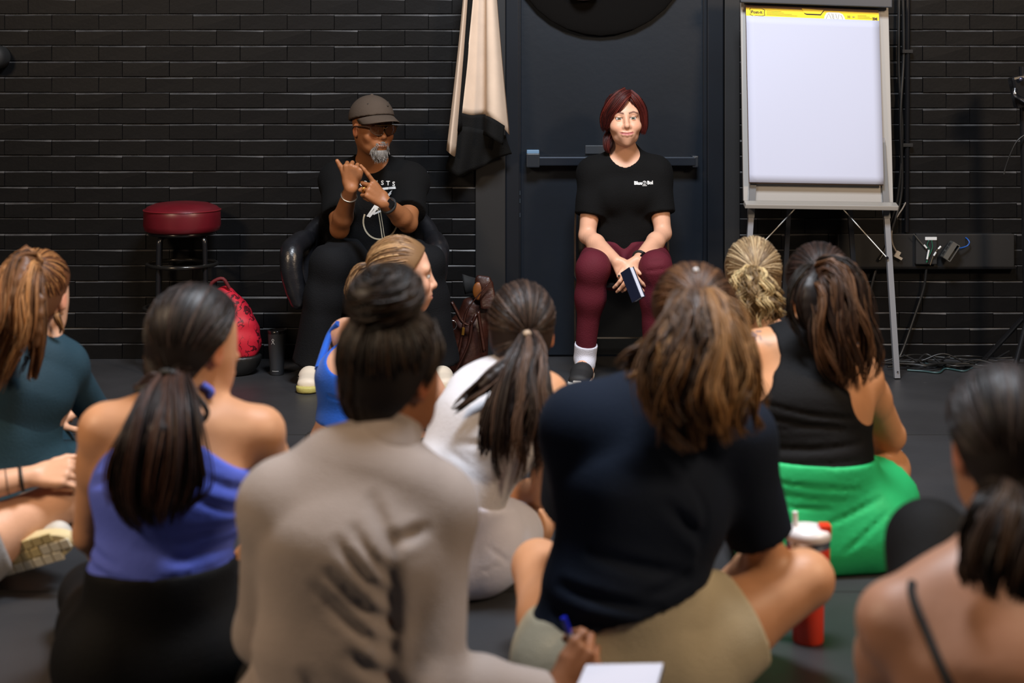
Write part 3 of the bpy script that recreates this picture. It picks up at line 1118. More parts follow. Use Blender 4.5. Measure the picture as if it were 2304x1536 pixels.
# door, frame and boards
t = MB(); t.box((wx(1070), YW - .012, 0), (wx(1137), YW + .2, 2.28), .003); t.build('trim_1', M_flat_black, kind='structure')
t = MB()
t.box((wx(1138), YW + .004, 0), (wx(1168), YW + .2, 2.22), .004)
t.box((wx(1158), YW + .030, 0), (wx(1172), YW + .2, 2.2), .003)
t.build('trim_2', M_jamb, kind='structure')
t = MB()
t.box((wx(1592), YW + .004, 0), (wx(1628), YW + .2, 2.22), .004)
t.box((wx(1584), YW + .030, 0), (wx(1598), YW + .2, 2.2), .003)
t.build('trim_3', M_jamb, kind='structure')
t = MB(); t.box((wx(1630), YW - .010, 0), (wx(1664), YW + .2, 2.28), .003); t.build('trim_4', M_flat_black, kind='structure')
t = MB(); t.box((wx(1136), YW + .004, 2.18), (wx(1632), YW + .2, 2.28), .004); t.build('trim_5', M_jamb, kind='structure')
d = MB()
d.box((wx(1172), YW + .045, .01), (wx(1586), YW + .09, 2.18), .003)
door = d.build('door_1', M_door, kind='structure')
yb = YW + .045
pb = MB()
pb.box((wx(1192), yb - .075, wz(372)), (wx(1564), yb - .035, wz(352)), .006)
bar = pb.build('panic_bar', mat('push_bar_metal', (.030, .038, .052), .25, .6), door)
pb = MB(); pb.box((wx(1184), yb - .080, wz(376)), (wx(1214), yb, wz(344)), .006); pb.box((wx(1556), yb - .070, wz(376)), (wx(1570), yb, wz(350)), .006)
pb.build('bar_bracket', mat('bracket_black', (.014, .018, .024), .35), bar)
pb = MB(); pb.box((wx(1185), yb - .072, wz(346)), (wx(1213), yb - .02, wz(337)), .003)
pb.build('bar_cap', mat('pale_blue_plastic', '#5f7f9c', .45), bar, label='pale blue end cap')
pb = MB(); pb.box((wx(1318), yb - .010, wz(347)), (wx(1400), yb, wz(328)), .002)
pb.build('door_plate', mat('door_plate', (.03, .035, .042), .4), door)
for py in (430, 448, 480):
    hb = MB(); hb.tube([(wx(1170), YW + .03, wz(py)), (wx(1170), YW + .03, wz(py + 10))], .003, 8)
    hb.build('hinge_pin', mat('hinge_metal', '#56606b', .35, .7), door)

# flat black disc laid on the door in place of a round shadow
sh = empty('shadow_disc', (wx(1352), YW + .03, wz(75)), 'big round black disc on the door at the top edge above the red-haired woman', 'fixture')
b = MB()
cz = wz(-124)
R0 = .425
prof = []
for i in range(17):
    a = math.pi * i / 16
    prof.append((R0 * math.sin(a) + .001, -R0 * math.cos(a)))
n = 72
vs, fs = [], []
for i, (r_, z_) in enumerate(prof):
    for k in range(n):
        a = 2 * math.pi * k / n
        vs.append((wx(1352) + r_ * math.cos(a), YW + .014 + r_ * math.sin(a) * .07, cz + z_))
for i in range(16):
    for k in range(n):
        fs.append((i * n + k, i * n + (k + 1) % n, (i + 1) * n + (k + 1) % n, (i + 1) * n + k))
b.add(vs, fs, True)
b.build('shadow_disc_body', mat('shadow_disc_black', (.0035, .003, .0027), .9, spec=.1), sh)
b = MB(); b.lathe((wx(1312), YW - .035, wz(-9)), [(.0005, -.024), (.03, -.021), (.055, -.010), (.064, .004), (.06, .03), (.03, .05), (.0005, .052)], 32)
b.build('rim_button', mat('pale_pink_disc', '#b08f86', .6), sh, label='pale pink disc on the shade')

# ------------------------------------------------------------------ red bar stool
SY = 6.47
sx = (410 - CX) * SY / F
st = empty('bar_stool', (sx, SY, 0), 'black tube bar stool with a round red vinyl seat against the brick wall', 'stool')
b = MB()
zt, zb = .742, .618
b.lathe((sx, SY, 0), [(.001, zt + .012), (.06, zt + .011), (.12, zt + .004), (.155, zt - .010), (.168, zt - .022), (.1715, zt - .028), (.172, zt - .05), (.173, zb + .03), (.168, zb + .008), (.155, zb), (.001, zb)], 56)
seat = b.build('seat', mat('red_vinyl', '#5a1019', .36, spec=.55, noise=.12, nscale=12, bump=.05, bscale=25), st)
b = MB(); b.lathe((sx, SY, zt - .026), [(.1715 + .0035 * math.cos(2 * math.pi * i / 8), .0035 * math.sin(2 * math.pi * i / 8)) for i in range(9)], 56)
b.build('piping', mat('red_vinyl_piping', '#6d1820', .35), seat)
b = MB(); b.lathe((sx, SY, 0), [(.001, zb + .002), (.15, zb + .002), (.15, zb - .012), (.001, zb - .012)], 40); b.build('seat_plate', M_black_metal, st)
for k in range(4):
    a = math.radians(45 + 12 + 90 * k)
    u = A((math.cos(a), math.sin(a), 0))
    c0 = A((sx, SY, 0))
    pts = [c0 + u * .06 + (0, 0, zb - .012), c0 + u * .11 + (0, 0, zb - .014), c0 + u * .135 + (0, 0, zb - .03), c0 + u * .142 + (0, 0, zb - .06), c0 + u * .146 + (0, 0, .40), c0 + u * .15 + (0, 0, .28), c0 + u * .165 + (0, 0, .2), c0 + u * .185 + (0, 0, .10), c0 + u * .2 + (0, 0, .02)]
    b = MB(); b.tube(spline(pts, 26), .0115, 10)
    lg = b.build('leg', M_black_metal, st)
    b = MB(); b.tube([c0 + u * .197 + (0, 0, .045), c0 + u * .203 + (0, 0, .001)], [.014, .016], 10); b.build('foot_cap', M_rubber, lg)
for z, r in ((.47, .155), (.272, .168)):
    b = MB(); b.tube([(sx + r * math.cos(a), SY + r * math.sin(a), z) for a in np.linspace(0, 2 * math.pi, 41)], .0095, 8, cap=False)
    b.build('foot_ring', mat('ring_metal', (.05, .047, .043), .2, .8), st)

# ------------------------------------------------------------------ red bag and black tumbler by the stool
bc = P(522, 845, 6.32)
bg = empty('red_bag', (bc[0], bc[1], 0), 'upright red fabric backpack with dark leafy print and black base by the wall', 'bag')
def bag_prims(z0, z1):
    pr = []
    for i in range(6):
        t0, t1 = i / 6, (i + 1) / 6
        f = lambda t: (.128 - .02 * t - .062 * t ** 3, .085 - .03 * t ** 2)
        pr.append(ec(bc * (1, 1, 0) + A((-.035 * t0, 0, z0 + (z1 - z0) * t0)), bc * (1, 1, 0) + A((-.035 * t1, 0, z0 + (z1 - z0) * t1)), f(t0), f(t1), A((1, 0, 0))))
    return pr
M_bag = mat('red_printed_fabric', '#b01022', .5, spec=.35)
def print_nodes(m, c1, c2, scale, lo, hi):
    nt = m.node_tree
    bs = nt.nodes['Principled BSDF']
    tc = nt.nodes.new('ShaderNodeTexCoord')
    wv = nt.nodes.new('ShaderNodeTexWave')
    wv.inputs['Scale'].default_value = scale
    wv.inputs['Distortion'].default_value = 14
    wv.inputs['Detail'].default_value = 3
    wv.inputs['Detail Scale'].default_value = 2.2
    nz = nt.nodes.new('ShaderNodeTexNoise')
    nz.inputs['Scale'].default_value = scale * .8
    mul = nt.nodes.new('ShaderNodeMath'); mul.operation = 'MULTIPLY'
    cr = nt.nodes.new('ShaderNodeMapRange')
    cr.inputs['From Min'].default_value = lo
    cr.inputs['From Max'].default_value = hi
    mx = nt.nodes.new('ShaderNodeMix'); mx.data_type = 'RGBA'
    mx.inputs['A'].default_value = (*lin(c1), 1)
    mx.inputs['B'].default_value = (*lin(c2), 1)
    nt.links.new(tc.outputs['Object'], wv.inputs['Vector'])
    nt.links.new(tc.outputs['Object'], nz.inputs['Vector'])
    nt.links.new(wv.outputs['Fac'], mul.inputs[0])
    nt.links.new(nz.outputs['Fac'], mul.inputs[1])
    nt.links.new(mul.outputs[0], cr.inputs['Value'])
    nt.links.new(cr.outputs['Result'], mx.inputs['Factor'])
    nt.links.new(mx.outputs['Result'], bs.inputs['Base Color'])
print_nodes(M_bag, '#b81d30', '#4a0c16', 9, .42, .5)
prs = bag_prims(.11, .345)
wv_bag = [(.0025, (40, 10, 22), 0), (.0018, (-18, 30, 60), 1.2)]
bagb = sdf_obj('bag_body', prs, M_bag, bg, h=.006, k=.02, wav=wv_bag, floor=True, cuts=[((0, 0, .085), (0, 0, -1))])
sdf_obj('bag_base', [inflate(p, .004) for p in bag_prims(.06, .2)], mat('black_bag_leather', (.008, .008, .008), .45), bg, h=.007, k=.02, cuts=[((0, 0, .088), (0, .0, 1))])
b = MB(); tp = bc * (1, 1, 0) + A((-.035, -.01, .385))
b.tube(spline([tp + A((-.04, -.02, -.03)), tp + A((-.05, -.03, .02)), tp + A((0, -.03, .045)), tp + A((.03, -.02, .0))], 14), .008, 8); b.build('bag_handle', mat('dark_red_webbing', '#5a0a12', .7), bg)

def tumbler_dark():
    c = P(623, 845, 6.31) * (1, 1, 0)
    r = empty('tumbler', c, 'slim charcoal tumbler with a small white emblem on the floor beside the red backpack', 'tumbler')
    b = MB(); b.lathe(c, [(.001, .0), (.029, .0), (.0305, .003), (.031, .03), (.037, .12), (.0395, .175), (.0395, .186)], 40)
    bd = b.build('tumbler_body', mat('charcoal_powder_coat', '#2b2d31', .5, bump=.1, bscale=400), r)
    b = MB(); b.lathe(c, [(.0395, .184), (.041, .186), (.041, .198), (.034, .200), (.033, .194), (.001, .194)], 40); b.build('lid', M_black_metal, r)
    # emblem: ring head and two legs, printed on the front
    b = MB()
    def on(px, pz):
        rr = .0365 + (pz - .12) / .055 * .0025 + .0006 if pz > .12 else .031 + (pz - .03) / .09 * .006 + .0006
        a = px / rr
        return c + A((rr * math.sin(a), -rr * math.cos(a), pz))
    ox, oz = -.012, .150
    for i in range(10):
        a0, a1 = 2 * math.pi * i / 10, 2 * math.pi * (i + 1) / 10
        b.tube([on(ox + .005 * math.sin(a0), oz + .008 + .005 * math.cos(a0)), on(ox + .005 * math.sin(a1), oz + .008 + .005 * math.cos(a1))], .0011, 5)
    b.tube([on(ox, oz + .003), on(ox - .002, oz - .003), on(ox - .008, oz - .010)], .0012, 5)
    b.tube([on(ox, oz + .003), on(ox + .002, oz - .003), on(ox + .008, oz - .010)], .0012, 5)
    b.build('emblem', M_white, bd)
    b = MB()
    for i in range(5):
        b.tube([on(-.016 + i * .006, .020), on(-.012 + i * .006, .020)], .0011, 5)
    b.build('base_lettering', M_white, bd, kind='stuff')
tumbler_dark()

def tumbler_red():
    c = P(1818, 1448, 3.30) * (1, 1, 0)
    r = empty('tumbler', c, 'orange-red tumbler with a white straw lid beside the navy tee sitter\'s knee', 'tumbler')
    s = 1.0
    m_r = mat('orange_red_powder_coat', '#e03c1d', .38, spec=.5, bump=.05, bscale=300)
    b = MB(); b.lathe(c, [(.001, 0), (.033, 0), (.0355, .004), (.037, .10), (.040, .128), (.0485, .140), (.0495, .20), (.050, .236)], 48)
    b.build('tumbler_body', m_r, r)
    b = MB(); b.lathe(c, [(.0497, .222), (.0505, .224), (.0505, .238), (.0497, .240)], 48); b.build('steel_band', M_chrome, r)
    b = MB(); b.lathe(c, [(.050, .238), (.0525, .240), (.053, .252), (.050, .262), (.034, .266), (.001, .267)], 48); ld = b.build('lid', mat('milky_lid_plastic', '#e6dedb', .3, spec=.6), r)
    b = MB(); b.obox(c + A((.036, -.012, .266)), (1, 0, 0), (0, 1, 0), (0, 0, 1), (.013, .016, .010), .004); b.build('lid_tab', m_r, ld)
    b = MB(); b.tube([c + A((-.022, .0, .05)), c + A((-.030, .0, .300))], .0062, 12); b.build('straw', mat('white_straw', '#e4e2df', .4), r)
    b = MB()
    pts = [c + A((-.045, .01, .245)), c + A((-.062, .012, .250)), c + A((-.086, .014, .236)), c + A((-.090, .014, .19)), c + A((-.080, .012, .15)), c + A((-.046, .01, .140))]
    b.tube(spline(pts, 22), .0085, 10); b.build('handle', m_r, r)
tumbler_red()

# ------------------------------------------------------------------ flip chart easel and its pad
e = empty('flip_chart_easel', (*P(1845, 852, 6.35)[:2], 0), 'silver flip chart easel with splayed legs standing right of the dark door', 'easel')
M_alu = mat('brushed_silver', '#8d8f94', .42, .55, noise=.06, nscale=40, stretch=(1, 1, .1))
M_frame = mat('grey_board_face', '#9c9a97', .5, .15)
M_dkgrey = mat('dark_grey_clamp', '#4b4e54', .4, .3)
YT, YBm = 6.44, 6.31
q = [P(1673, 452, YBm), P(2010, 456, YBm), P(1999, 2, YT), P(1666, -6, YT)]
b = MB(); b.slab([q[0], q[3], q[2], q[1]], .022, .003)
b.build('board', M_frame, e)
tr = MB()
fw = A((0, -1, 0))
tr.slab([P(1672, 460, YBm - .035), P(1674, 451, YBm - .04), P(2016, 455, YBm - .04), P(2014, 465, YBm - .035)], -.05, .003)
tr.build('pen_tray', mat('bright_silver_lip', '#b9b4ac', .35, .5), e)
cl = MB(); cl.slab([P(1664, 6, YT - .03), P(1664, -30, YT - .03), P(2003, -14, YT - .03), P(2003, 18, YT - .03)], -.035, .004)
clamp = cl.build('clamp_bar', M_dkgrey, e)
lb = MB(); lb.slab([P(1757, 2, YT - .034), P(1757, -20, YT - .034), P(1812, -17, YT - .034), P(1812, 5, YT - .034)], .002); lb.build('clamp_label', mat('pale_label', '#c4c8d2', .5), clamp)
lb = MB()
for i, (a, c2) in enumerate(((1764, 1786), (1790, 1804))):
    lb.slab([P(a, -1.2, YT - .037), P(a, -3.5, YT - .037), P(c2, -2.8, YT - .037), P(c2, -.6, YT - .037)], .001)
lb.build('label_print', mat('label_print_grey', '#6d7480', .6), clamp)
lb = MB(); lb.slab([P(1824, 6, YT - .034), P(1824, -20, YT - .034), P(1848, -18, YT - .034), P(1848, 7, YT - .034)], .002); lb.build('clamp_tag', M_rubber, clamp)
FY = 6.217
for (x0, y0, Ya), (x1, y1, Yb) in (((1691, 458, 6.31), (1668, 852, FY)), ((1993, 462, 6.31), (2018, 850, FY))):
    a, c2 = P(x0, y0, Ya), P(x1, y1, Yb)
    a = a + nrm(a - c2) * .3
    b = MB(); b.tube([a, c2], .0118, 4, square=True)
    lg = b.build('leg', mat('grey_anodised_leg', '#83868d', .45, .35), e)
    b = MB(); b.tube([lerp(a, c2, .02), lerp(a, c2, .34)], .0138, 4, square=True); b.build('leg_sleeve', mat('leg_sleeve_grey', '#6f7276', .45, .35), lg)
    b = MB(); b.tube([c2 + A((0, -.016, .03)), c2 + A((0, -.011, .03))], .003, 8); b.build('screw', M_black_metal, lg)
for (x0, y0), (x1, y1) in (((1783, 300), (1757, 790)), ((1900, 300), (1935, 790))):
    b = MB(); b.tube([P(x0, y0, 6.47), P(x1, y1, 6.60) * (1, 1, 0) + A((0, 0, .004))], .0105, 4, square=True); b.build('rear_leg', mat('dark_rear_leg', '#33353a', .45, .3), e)
for (x0, y0, y_a), (x1, y1, y_b) in (((1796, 462, 6.42), (1690, 574, 6.29)), ((1893, 466, 6.42), (1996, 580, 6.28))):
    b = MB(); b.tube([P(x0, y0, y_a), P(x1, y1, y_b)], .0032, 8); b.build('brace_rod', mat('pale_rod', '#b8b6b0', .35, .5), e)
    b = MB(); b.tube([P(x1, y1, y_b - .02), P(x1, y1, y_b + .02)], .007, 10); b.build('pivot_knob', M_black_metal, e)

pl = [P(1686, 410, YBm - .028), P(1988, 415, YBm - .028), P(1977, 22, YT - .024), P(1678, 10, YT - .024)]
def on_pad(u, v):
    """u across 0..1, v down 0..1"""
    return lerp(lerp(pl[3], pl[2], u), lerp(pl[0], pl[1], u), v)
pn = nrm(np.cross(pl[1] - pl[0], pl[3] - pl[0]))
if pn[1] > 0:
    pn = -pn
M_paper = mat('white_pad_paper', '#b9bdd0', .75, spec=.3, bump=.02, bscale=6)
G = [[on_pad(u, v) + pn * (.0025 * math.sin(u * 5 + v * 3) * math.sin(math.pi * v) * (v)) for u in np.linspace(0, 1, 17)] for v in np.linspace(.065, 1, 22)]
pad = empty('paper_pad', pl[0], 'large blank white paper pad with a yellow header strip clipped on the silver easel', 'pad')
b = MB(); b.sheet(G, -.004); b.build('top_sheet', M_paper, pad)
b = MB(); b.slab([p - pn * .004 for p in (on_pad(0, 1.004), on_pad(0, 0), on_pad(1, 0), on_pad(1, 1.004))], .012 if np.dot(np.cross(on_pad(0, 0) - on_pad(0, 1), on_pad(1, 1) - on_pad(0, 1)), pn) < 0 else -.012)
b.build('backing_board', mat('brown_card', '#6b5444', .8), pad)
HD = .002
def strip(name, u0, v0, u1, v1, m, lift, parent=None):
    b = MB()
    c4 = [on_pad(u0, v1) + pn * lift, on_pad(u0, v0) + pn * lift, on_pad(u1, v0) + pn * lift, on_pad(u1, v1) + pn * lift]
    s = 1 if np.dot(np.cross(c4[1] - c4[0], c4[3] - c4[0]), pn) < 0 else -1
    b.slab(c4, .0012 * s)
    return b.build(name, m, parent or pad)
M_yel = mat('yellow_header', '#f0cf00', .45)
hdr = strip('header_strip', 0, .018, 1, .073, M_yel, .002)
M_ink = mat('black_print', '#17150f', .6)
M_fine = mat('olive_print', '#a08a00', .6)
def poly_on_pad(pts, name, m, lift, parent):
    b = MB(); b.add([on_pad(u, v) + pn * lift for u, v in pts], [tuple(range(len(pts)))]); return b.build(name, m, parent)
badge = [(.030, .028), (.036, .022), (.118, .022), (.138, .030), (.134, .044), (.138, .058), (.118, .062), (.072, .060), (.058, .066), (.044, .060), (.030, .056), (.040, .044)]
poly_on_pad([(.0775 + (u - .0775) * 1.09, .043 + (v - .043) * 1.12) for u, v in badge], 'badge_outline', M_ink, .0024, hdr)
poly_on_pad(badge, 'badge', M_yel, .0028, hdr)
def text_on_pad(s, u, v, size, m, name, bold=0.0, lift=.0033):
    V, Fs = text_mesh(s, size, bold)
    ux, uy = nrm(on_pad(1, .04) - on_pad(0, .04)), nrm(on_pad(.5, 0) - on_pad(.5, .1))
    o = on_pad(u, v) + pn * lift
    b = MB(); b.add([o + ux * p[0] + uy * p[1] for p in V], Fs); b.build(name, m, hdr)
text_on_pad('Post-it', .080, .043, .019, M_ink, 'lettering', .0006)
text_on_pad('30', .772, .050, .014, M_ink, 'lettering')
text_on_pad('3M', .968, .056, .017, mat('dark_red_print', '#2a1008', .6), 'lettering', .0008)
poly_on_pad([(.795, .048), (.808, .045), (.822, .048), (.808, .054)], 'page_icon', mat('icon_grey', '#8f8850', .6), .0026, hdr)
b = MB()
for r_, (u0, u1, v_) in enumerate(((.155, .265, .0330), (.155, .285, .0410), (.155, .345, .0485), (.155, .385, .0555), (.84, .905, .0385), (.84, .93, .046), (.84, .955, .054))):
    c4 = [on_pad(u0, v_ + .0012) + pn * .0026, on_pad(u0, v_ - .0012) + pn * .0026, on_pad(u1, v_ - .0012) + pn * .0026, on_pad(u1, v_ + .0012) + pn * .0026]
    b.add(c4, [(0, 1, 2, 3)])
b.build('fine_print', M_fine, hdr, kind='stuff')
poly_on_pad([(.585, .070), (.590, .050), (.605, .030), (.625, .026), (.70, .026), (.728, .036), (.742, .055), (.745, .071)], 'white_drawing', mat('pale_drawing', '#d6d4d0', .6), .0026, hdr)
b = MB()
for pts in ([(.60, .068), (.612, .048), (.622, .034), (.632, .050), (.640, .066)], [(.645, .034), (.652, .060), (.668, .067), (.690, .064), (.700, .036)], [(.712, .040), (.722, .052), (.726, .068)], [(.655, .036), (.660, .058)], [(.675, .034), (.680, .060)]):
    b.tube([on_pad(u, v) + pn * .003 for u, v in pts], .0008, 4)
b.build('drawing_lines', mat('drawing_grey', '#6e6c68', .6), hdr)
tabq = [(.42, .012), (.435, .036), (.455, .040), (.56, .040), (.585, .016)]
poly_on_pad([(.425, .014), (.440, .042), (.458, .047), (.562, .047), (.590, .018)], 'tab_shadow_edge', M_ink, .0026, hdr)
poly_on_pad(tabq, 'header_tab', M_yel, .004, hdr)

# ------------------------------------------------------------------ cream cloth hanging beside the door
CYL = 6.50
ck = empty('hanging_cloth', P(1090, 200, CYL), 'cream cloth with black borders hanging in folds left of the dark door', 'cloth')
M_cream = fabric('cream_cotton', '#cdb8a4', .85, bscale=500, bump=.12)
M_blk_cloth = fabric('black_cotton', (.004, .004, .004), .85)
def loft(lines, rows, ys, thick, name, m, wav=.0):
    """lines: list of (top px, top py, bottom px, bottom py, depth) columns"""
    b = MB()
    G = []
    for t in np.linspace(0, 1, rows):
        row = []
        for i, (x0, y0, x1, y1, dy) in enumerate(lines):
            bow = math.sin(math.pi * t)
            row.append(P(x0 + (x1 - x0) * (t ** 1.15) , y0 + (y1 - y0) * t, ys + dy * (.5 + .5 * t) + wav * math.sin(i * 1.7 + t * 4) * t))
        G.append(row)
    Gs = [spline(r, 25) for r in G]
    b.sheet(Gs, thick)
    return b.build(name, m, ck)
loft([(1046, -60, 1004, 338, .0), (1050, -60, 1012, 345, -.035), (1055, -60, 1023, 352, .01), (1056, -60, 1026, 345, .05)], 18, CYL, .002, 'narrow_panel', M_cream)
loft([(1054, -60, 1022, 292, .03), (1060, -60, 1031, 294, .015), (1070, -60, 1040, 292, .03)], 18, CYL, .002, 'side_border', M_blk_cloth)
loft([(1069, -60, 1037, 254, .02), (1080, -60, 1062, 260, .05), (1092, -60, 1088, 258, .055), (1094, -60, 1096, 262, -.03), (1104, -60, 1112, 268, -.045), (1110, -60, 1130, 284, -.02), (1115, -60, 1147, 304, .045)], 22, CYL, .002, 'wide_panel', M_cream, .004)
def band():
    G = []
    for t in np.linspace(0, 1, 6):
        row = []
        for (x0, y0, x1, y1, dy) in ((1036, 253, 1024, 292, .018), (1062, 259, 1056, 297, .048), (1088, 257, 1084, 302, .053), (1097, 261, 1094, 304, -.032), (1114, 269, 1112, 314, -.047), (1136, 283, 1132, 327, -.02)):
            row.append(P(x0 + (x1 - x0) * t, y0 + (y1 - y0) * t, CYL + dy - .003))
        G.append(spline(row, 25))
    b = MB(); b.sheet(G, .002); b.build('hem_border', M_blk_cloth, ck)
band()
loft([(1026, 285, 1002, 378, .06), (1050, 285, 1030, 398, .03), (1075, 290, 1062, 385, .07), (1100, 295, 1092, 372, .03), (1125, 300, 1120, 356, .06), (1138, 305, 1152, 346, .08)], 10, CYL + .01, .002, 'back_fold', M_blk_cloth)

# ------------------------------------------------------------------ brown leather bag on the floor between the two chairs
lb_ = empty('leather_bag', (*P(1062, 850, 6.3)[:2], 0), 'dark brown leather bag slumped on the floor between the two chairs', 'bag')
M_lea = mat('brown_leather', '#33160d', .42, spec=.5, noise=.25, nscale=14, bump=.2, bscale=60)
M_lea2 = mat('tan_leather_lining', '#7a4312', .5, noise=.2, nscale=20)
Yb_ = 6.35
c = lambda x, y, dy=0: P(x, y, Yb_ + dy)
sdf_obj('bag_body', [ec(c(1050, 815), c(1056, 740), (.10, .07), (.085, .06), A((1, 0, 0))), ec(c(1056, 740), c(1072, 690), (.085, .06), (.06, .045), A((1, 0, 0)))], M_lea, lb_, h=.006, k=.02,
        wav=[(.003, (30, 10, -25), 0), (.002, (55, 0, 30), 1)])
sdf_obj('bag_flap', [ec(c(1092, 640, -.05), c(1100, 690, -.07), (.035, .012), (.038, .012), A((1, 0, .2))), ec(c(1075, 628, -.04), c(1096, 636, -.05), (.02, .012), (.03, .012), A((.3, 0, 1)))], M_lea, lb_, h=.005, k=.02)
sdf_obj('bag_lining', [el(c(1076, 655, -.055), (.026, .012, .042))], M_lea2, lb_, h=.005)
b = MB()
b.sheet([spline([c(1040, 616, .02), c(1058, 622, .0), c(1082, 628, -.03)], 10), spline([c(1042, 640, .0), c(1060, 640, -.02), c(1078, 642, -.05)], 10), spline([c(1046, 662, -.01), c(1058, 658, -.03), c(1070, 660, -.06)], 10)], .004)
b.build('bag_tongue', M_rubber, lb_)
for pts, w in (([(1100, 636), (1075, 665), (1050, 700), (1040, 750), (1030, 800)], .016), ([(1016, 678), (1028, 700), (1040, 722), (1058, 730), (1072, 705)], .014), ([(1062, 720), (1055, 770), (1030, 825), (1012, 848)], .018), ([(1076, 700), (1082, 740), (1090, 790)], .016)):
    g = spline([c(x, y, -.085) for x, y in pts], 16)
    b = MB(); b.sheet([[p + A((w * .5, -.01, w * .3)) for p in g], [p + A((0, -.018, 0)) for p in g], [p - A((w * .5, .01, w * .3)) for p in g]], .004)
    b.build('strap', M_lea, lb_)
b = MB(); b.tube([c(1018 + 9 * math.cos(a), 731 + 10 * math.sin(a), -.1) for a in np.linspace(0, 2 * math.pi, 25)], .0025, 8, cap=False); b.build('ring', M_chrome, lb_)
b = MB(); b.obox(c(1042, 745, -.11), (1, 0, -.1), (0, 1, 0), (.1, 0, 1), (.006, .003, .017), .002); b.build('buckle', mat('brass', '#b8863a', .3, .9), lb_)

# ------------------------------------------------------------------ cables, conduit and boxes at the right of the wall
M_cable = mat('black_cable', (.012, .012, .012), .4, spec=.5)
def cable(name, pts, r, m, label, n=40, wob=0.0, cat='cable', group=None):
    g = spline(pts, n)
    if wob:
        g = g + np.cumsum(rng.normal(0, wob, g.shape), axis=0) * .5
        g[:, 2] = np.maximum(g[:, 2], r + .001)
        g[:, 1] = np.minimum(g[:, 1], YW - .01)
    b = MB(); b.tube(g, r, 8)
    return b.build(name, m, None, base=g[0], label=label, cat=cat, group=group)
def W_(px, py, off=.03):
    return P(px, py, YW - off)
b = MB(); b.tube([W_(2043, -60, .02), W_(2040, 522, .02)], .0115, 12)
cd = b.build('conduit', M_black_metal, None, base=W_(2040, 500), label='straight black vertical pipe on the wall right of the easel', cat='pipe')
for py in (120, 330):
    b = MB()
    b.box((W_(2030, 0)[0], YW - .035, wz(py)), (W_(2054, 0)[0], YW, wz(py - 8)), .002)
    b.build('pipe_clip', M_flat_black, cd)
cable('hanging_cable', [W_(2031, -60), W_(2033, 120, .02), W_(2026, 260, .04), W_(2029, 420, .03), W_(2012, 500, .05), W_(1992, 560, .05), W_(1978, 585, .06)], .008, M_cable, 'thick black cable running down the wall beside the easel to a bare tan end')
cable('hanging_cable', [W_(2024, -60), W_(2022, 150, .03), W_(2030, 300, .03), W_(2020, 440, .035), W_(1995, 530, .03), W_(1962, 640, .03), W_(1940, 760, .03)], .007, M_cable, 'black cable hanging from the top edge, reaching lowest behind the easel leg')
cable('hanging_cable', [W_(2038, 455, .025), W_(2030, 470, .04), W_(2020, 485, .05), W_(2010, 505, .05), W_(2006, 530, .06), W_(2009, 550, .06), W_(2017, 566, .06)], .0035, mat('white_cable', '#8f857a', .5), 'thin pale cable ending in a white plug right of the easel leg')
plug = MB(); plug.obox(W_(2019, 572, .06), (.9, 0, -.5), (0, 1, 0), (.5, 0, .9), (.010, .008, .016), .002); plug.obox(W_(2024, 580, .06), (.9, 0, -.5), (0, 1, 0), (.5, 0, .9), (.012, .007, .006), .001)
plug.build('cable_plug', mat('ivory_plastic', '#b3a99a', .45), None, base=W_(2019, 572, .06), label='ivory plug at the end of the thin pale cable', cat='plug')
tb = empty('wall_trunking', W_(2090, 560, .03), 'black horizontal cable trunking along the wall behind the easel legs', 'trunking')
b = MB(); b.box((wx(1880), YW - .045, wz(598)), (wx(2275), YW - .0, wz(524)), .004); b.build('trunking_box', M_flat_black, tb)
b = MB(); b.box((wx(1876), YW - .055, wz(602)), (wx(2278), YW - .0, wz(596)), .002); b.build('trunking_ledge', M_black_paint, tb)
b = MB(); b.box((W_(2055, 0)[0], YW - .075, wz(590)), (W_(2102, 0)[0], YW - .045, wz(522)), .004); bx = b.build('outlet_box', M_rubber, tb)
b = MB(); b.box((W_(2075, 0)[0], YW - .079, wz(536)), (W_(2101, 0)[0], YW - .074, wz(529)), .001); b.build('white_label', M_white, bx, label='white label strip')
for pts, colr, nm in (([(2090, 540), (2086, 552), (2092, 562), (2089, 572), (2086, 590)], '#0d5c46', 'green_wire'), ([(2096, 540), (2098, 556), (2092, 572), (2084, 590)], '#1a6a4a', 'green_wire'), ([(2056, 526), (2072, 545), (2082, 556)], '#57524a', 'grey_wire'), ([(2093, 596), (2100, 575), (2110, 560)], '#6a5a44', 'grey_wire')):
    b = MB(); b.tube(spline([W_(x, y, .085) for x, y in pts], 14), .0018, 6); b.build(nm, mat(nm + colr, colr, .5), bx)
for (x0, y0, x1, y1) in ((2079, 551, 2085, 558), (2090, 562, 2086, 583), (2101, 575, 2106, 567), (2111, 560, 2117, 554)):
    b = MB(); b.tube([W_(x0, y0, .088), W_(x1, y1, .088)], .0045, 8); b.build('wire_nut', M_white, bx)
jb = empty('junction_box', W_(2135, 566, .09), 'loose open metal junction box dangling in front of the black trunking', 'box')
ax, az = nrm(A((.55, 0, .83))), nrm(A((-.83, 0, .55)))
c0 = W_(2138, 565, .09)
M_galv = mat('galvanised_steel', '#9a9a96', .32, .85)
b = MB(); b.obox(c0 + ax * -.0 + az * -.018, ax, (0, 1, 0), az, (.042, .022, .002)); b.obox(c0 + az * .018, ax, (0, 1, 0), az, (.042, .022, .002))
b.obox(c0 + A((0, .022, 0)), ax, (0, 1, 0), az, (.042, .002, .020)); b.obox(c0 + ax * .042, ax, (0, 1, 0), az, (.002, .022, .018)); b.obox(c0 - ax * .042, ax, (0, 1, 0), az, (.002, .022, .018)); b.obox(c0 + az * .008 + A((0, -.022, 0)), ax, (0, 1, 0), az, (.042, .002, .012))
b.build('steel_shell', M_galv, jb)
b = MB()
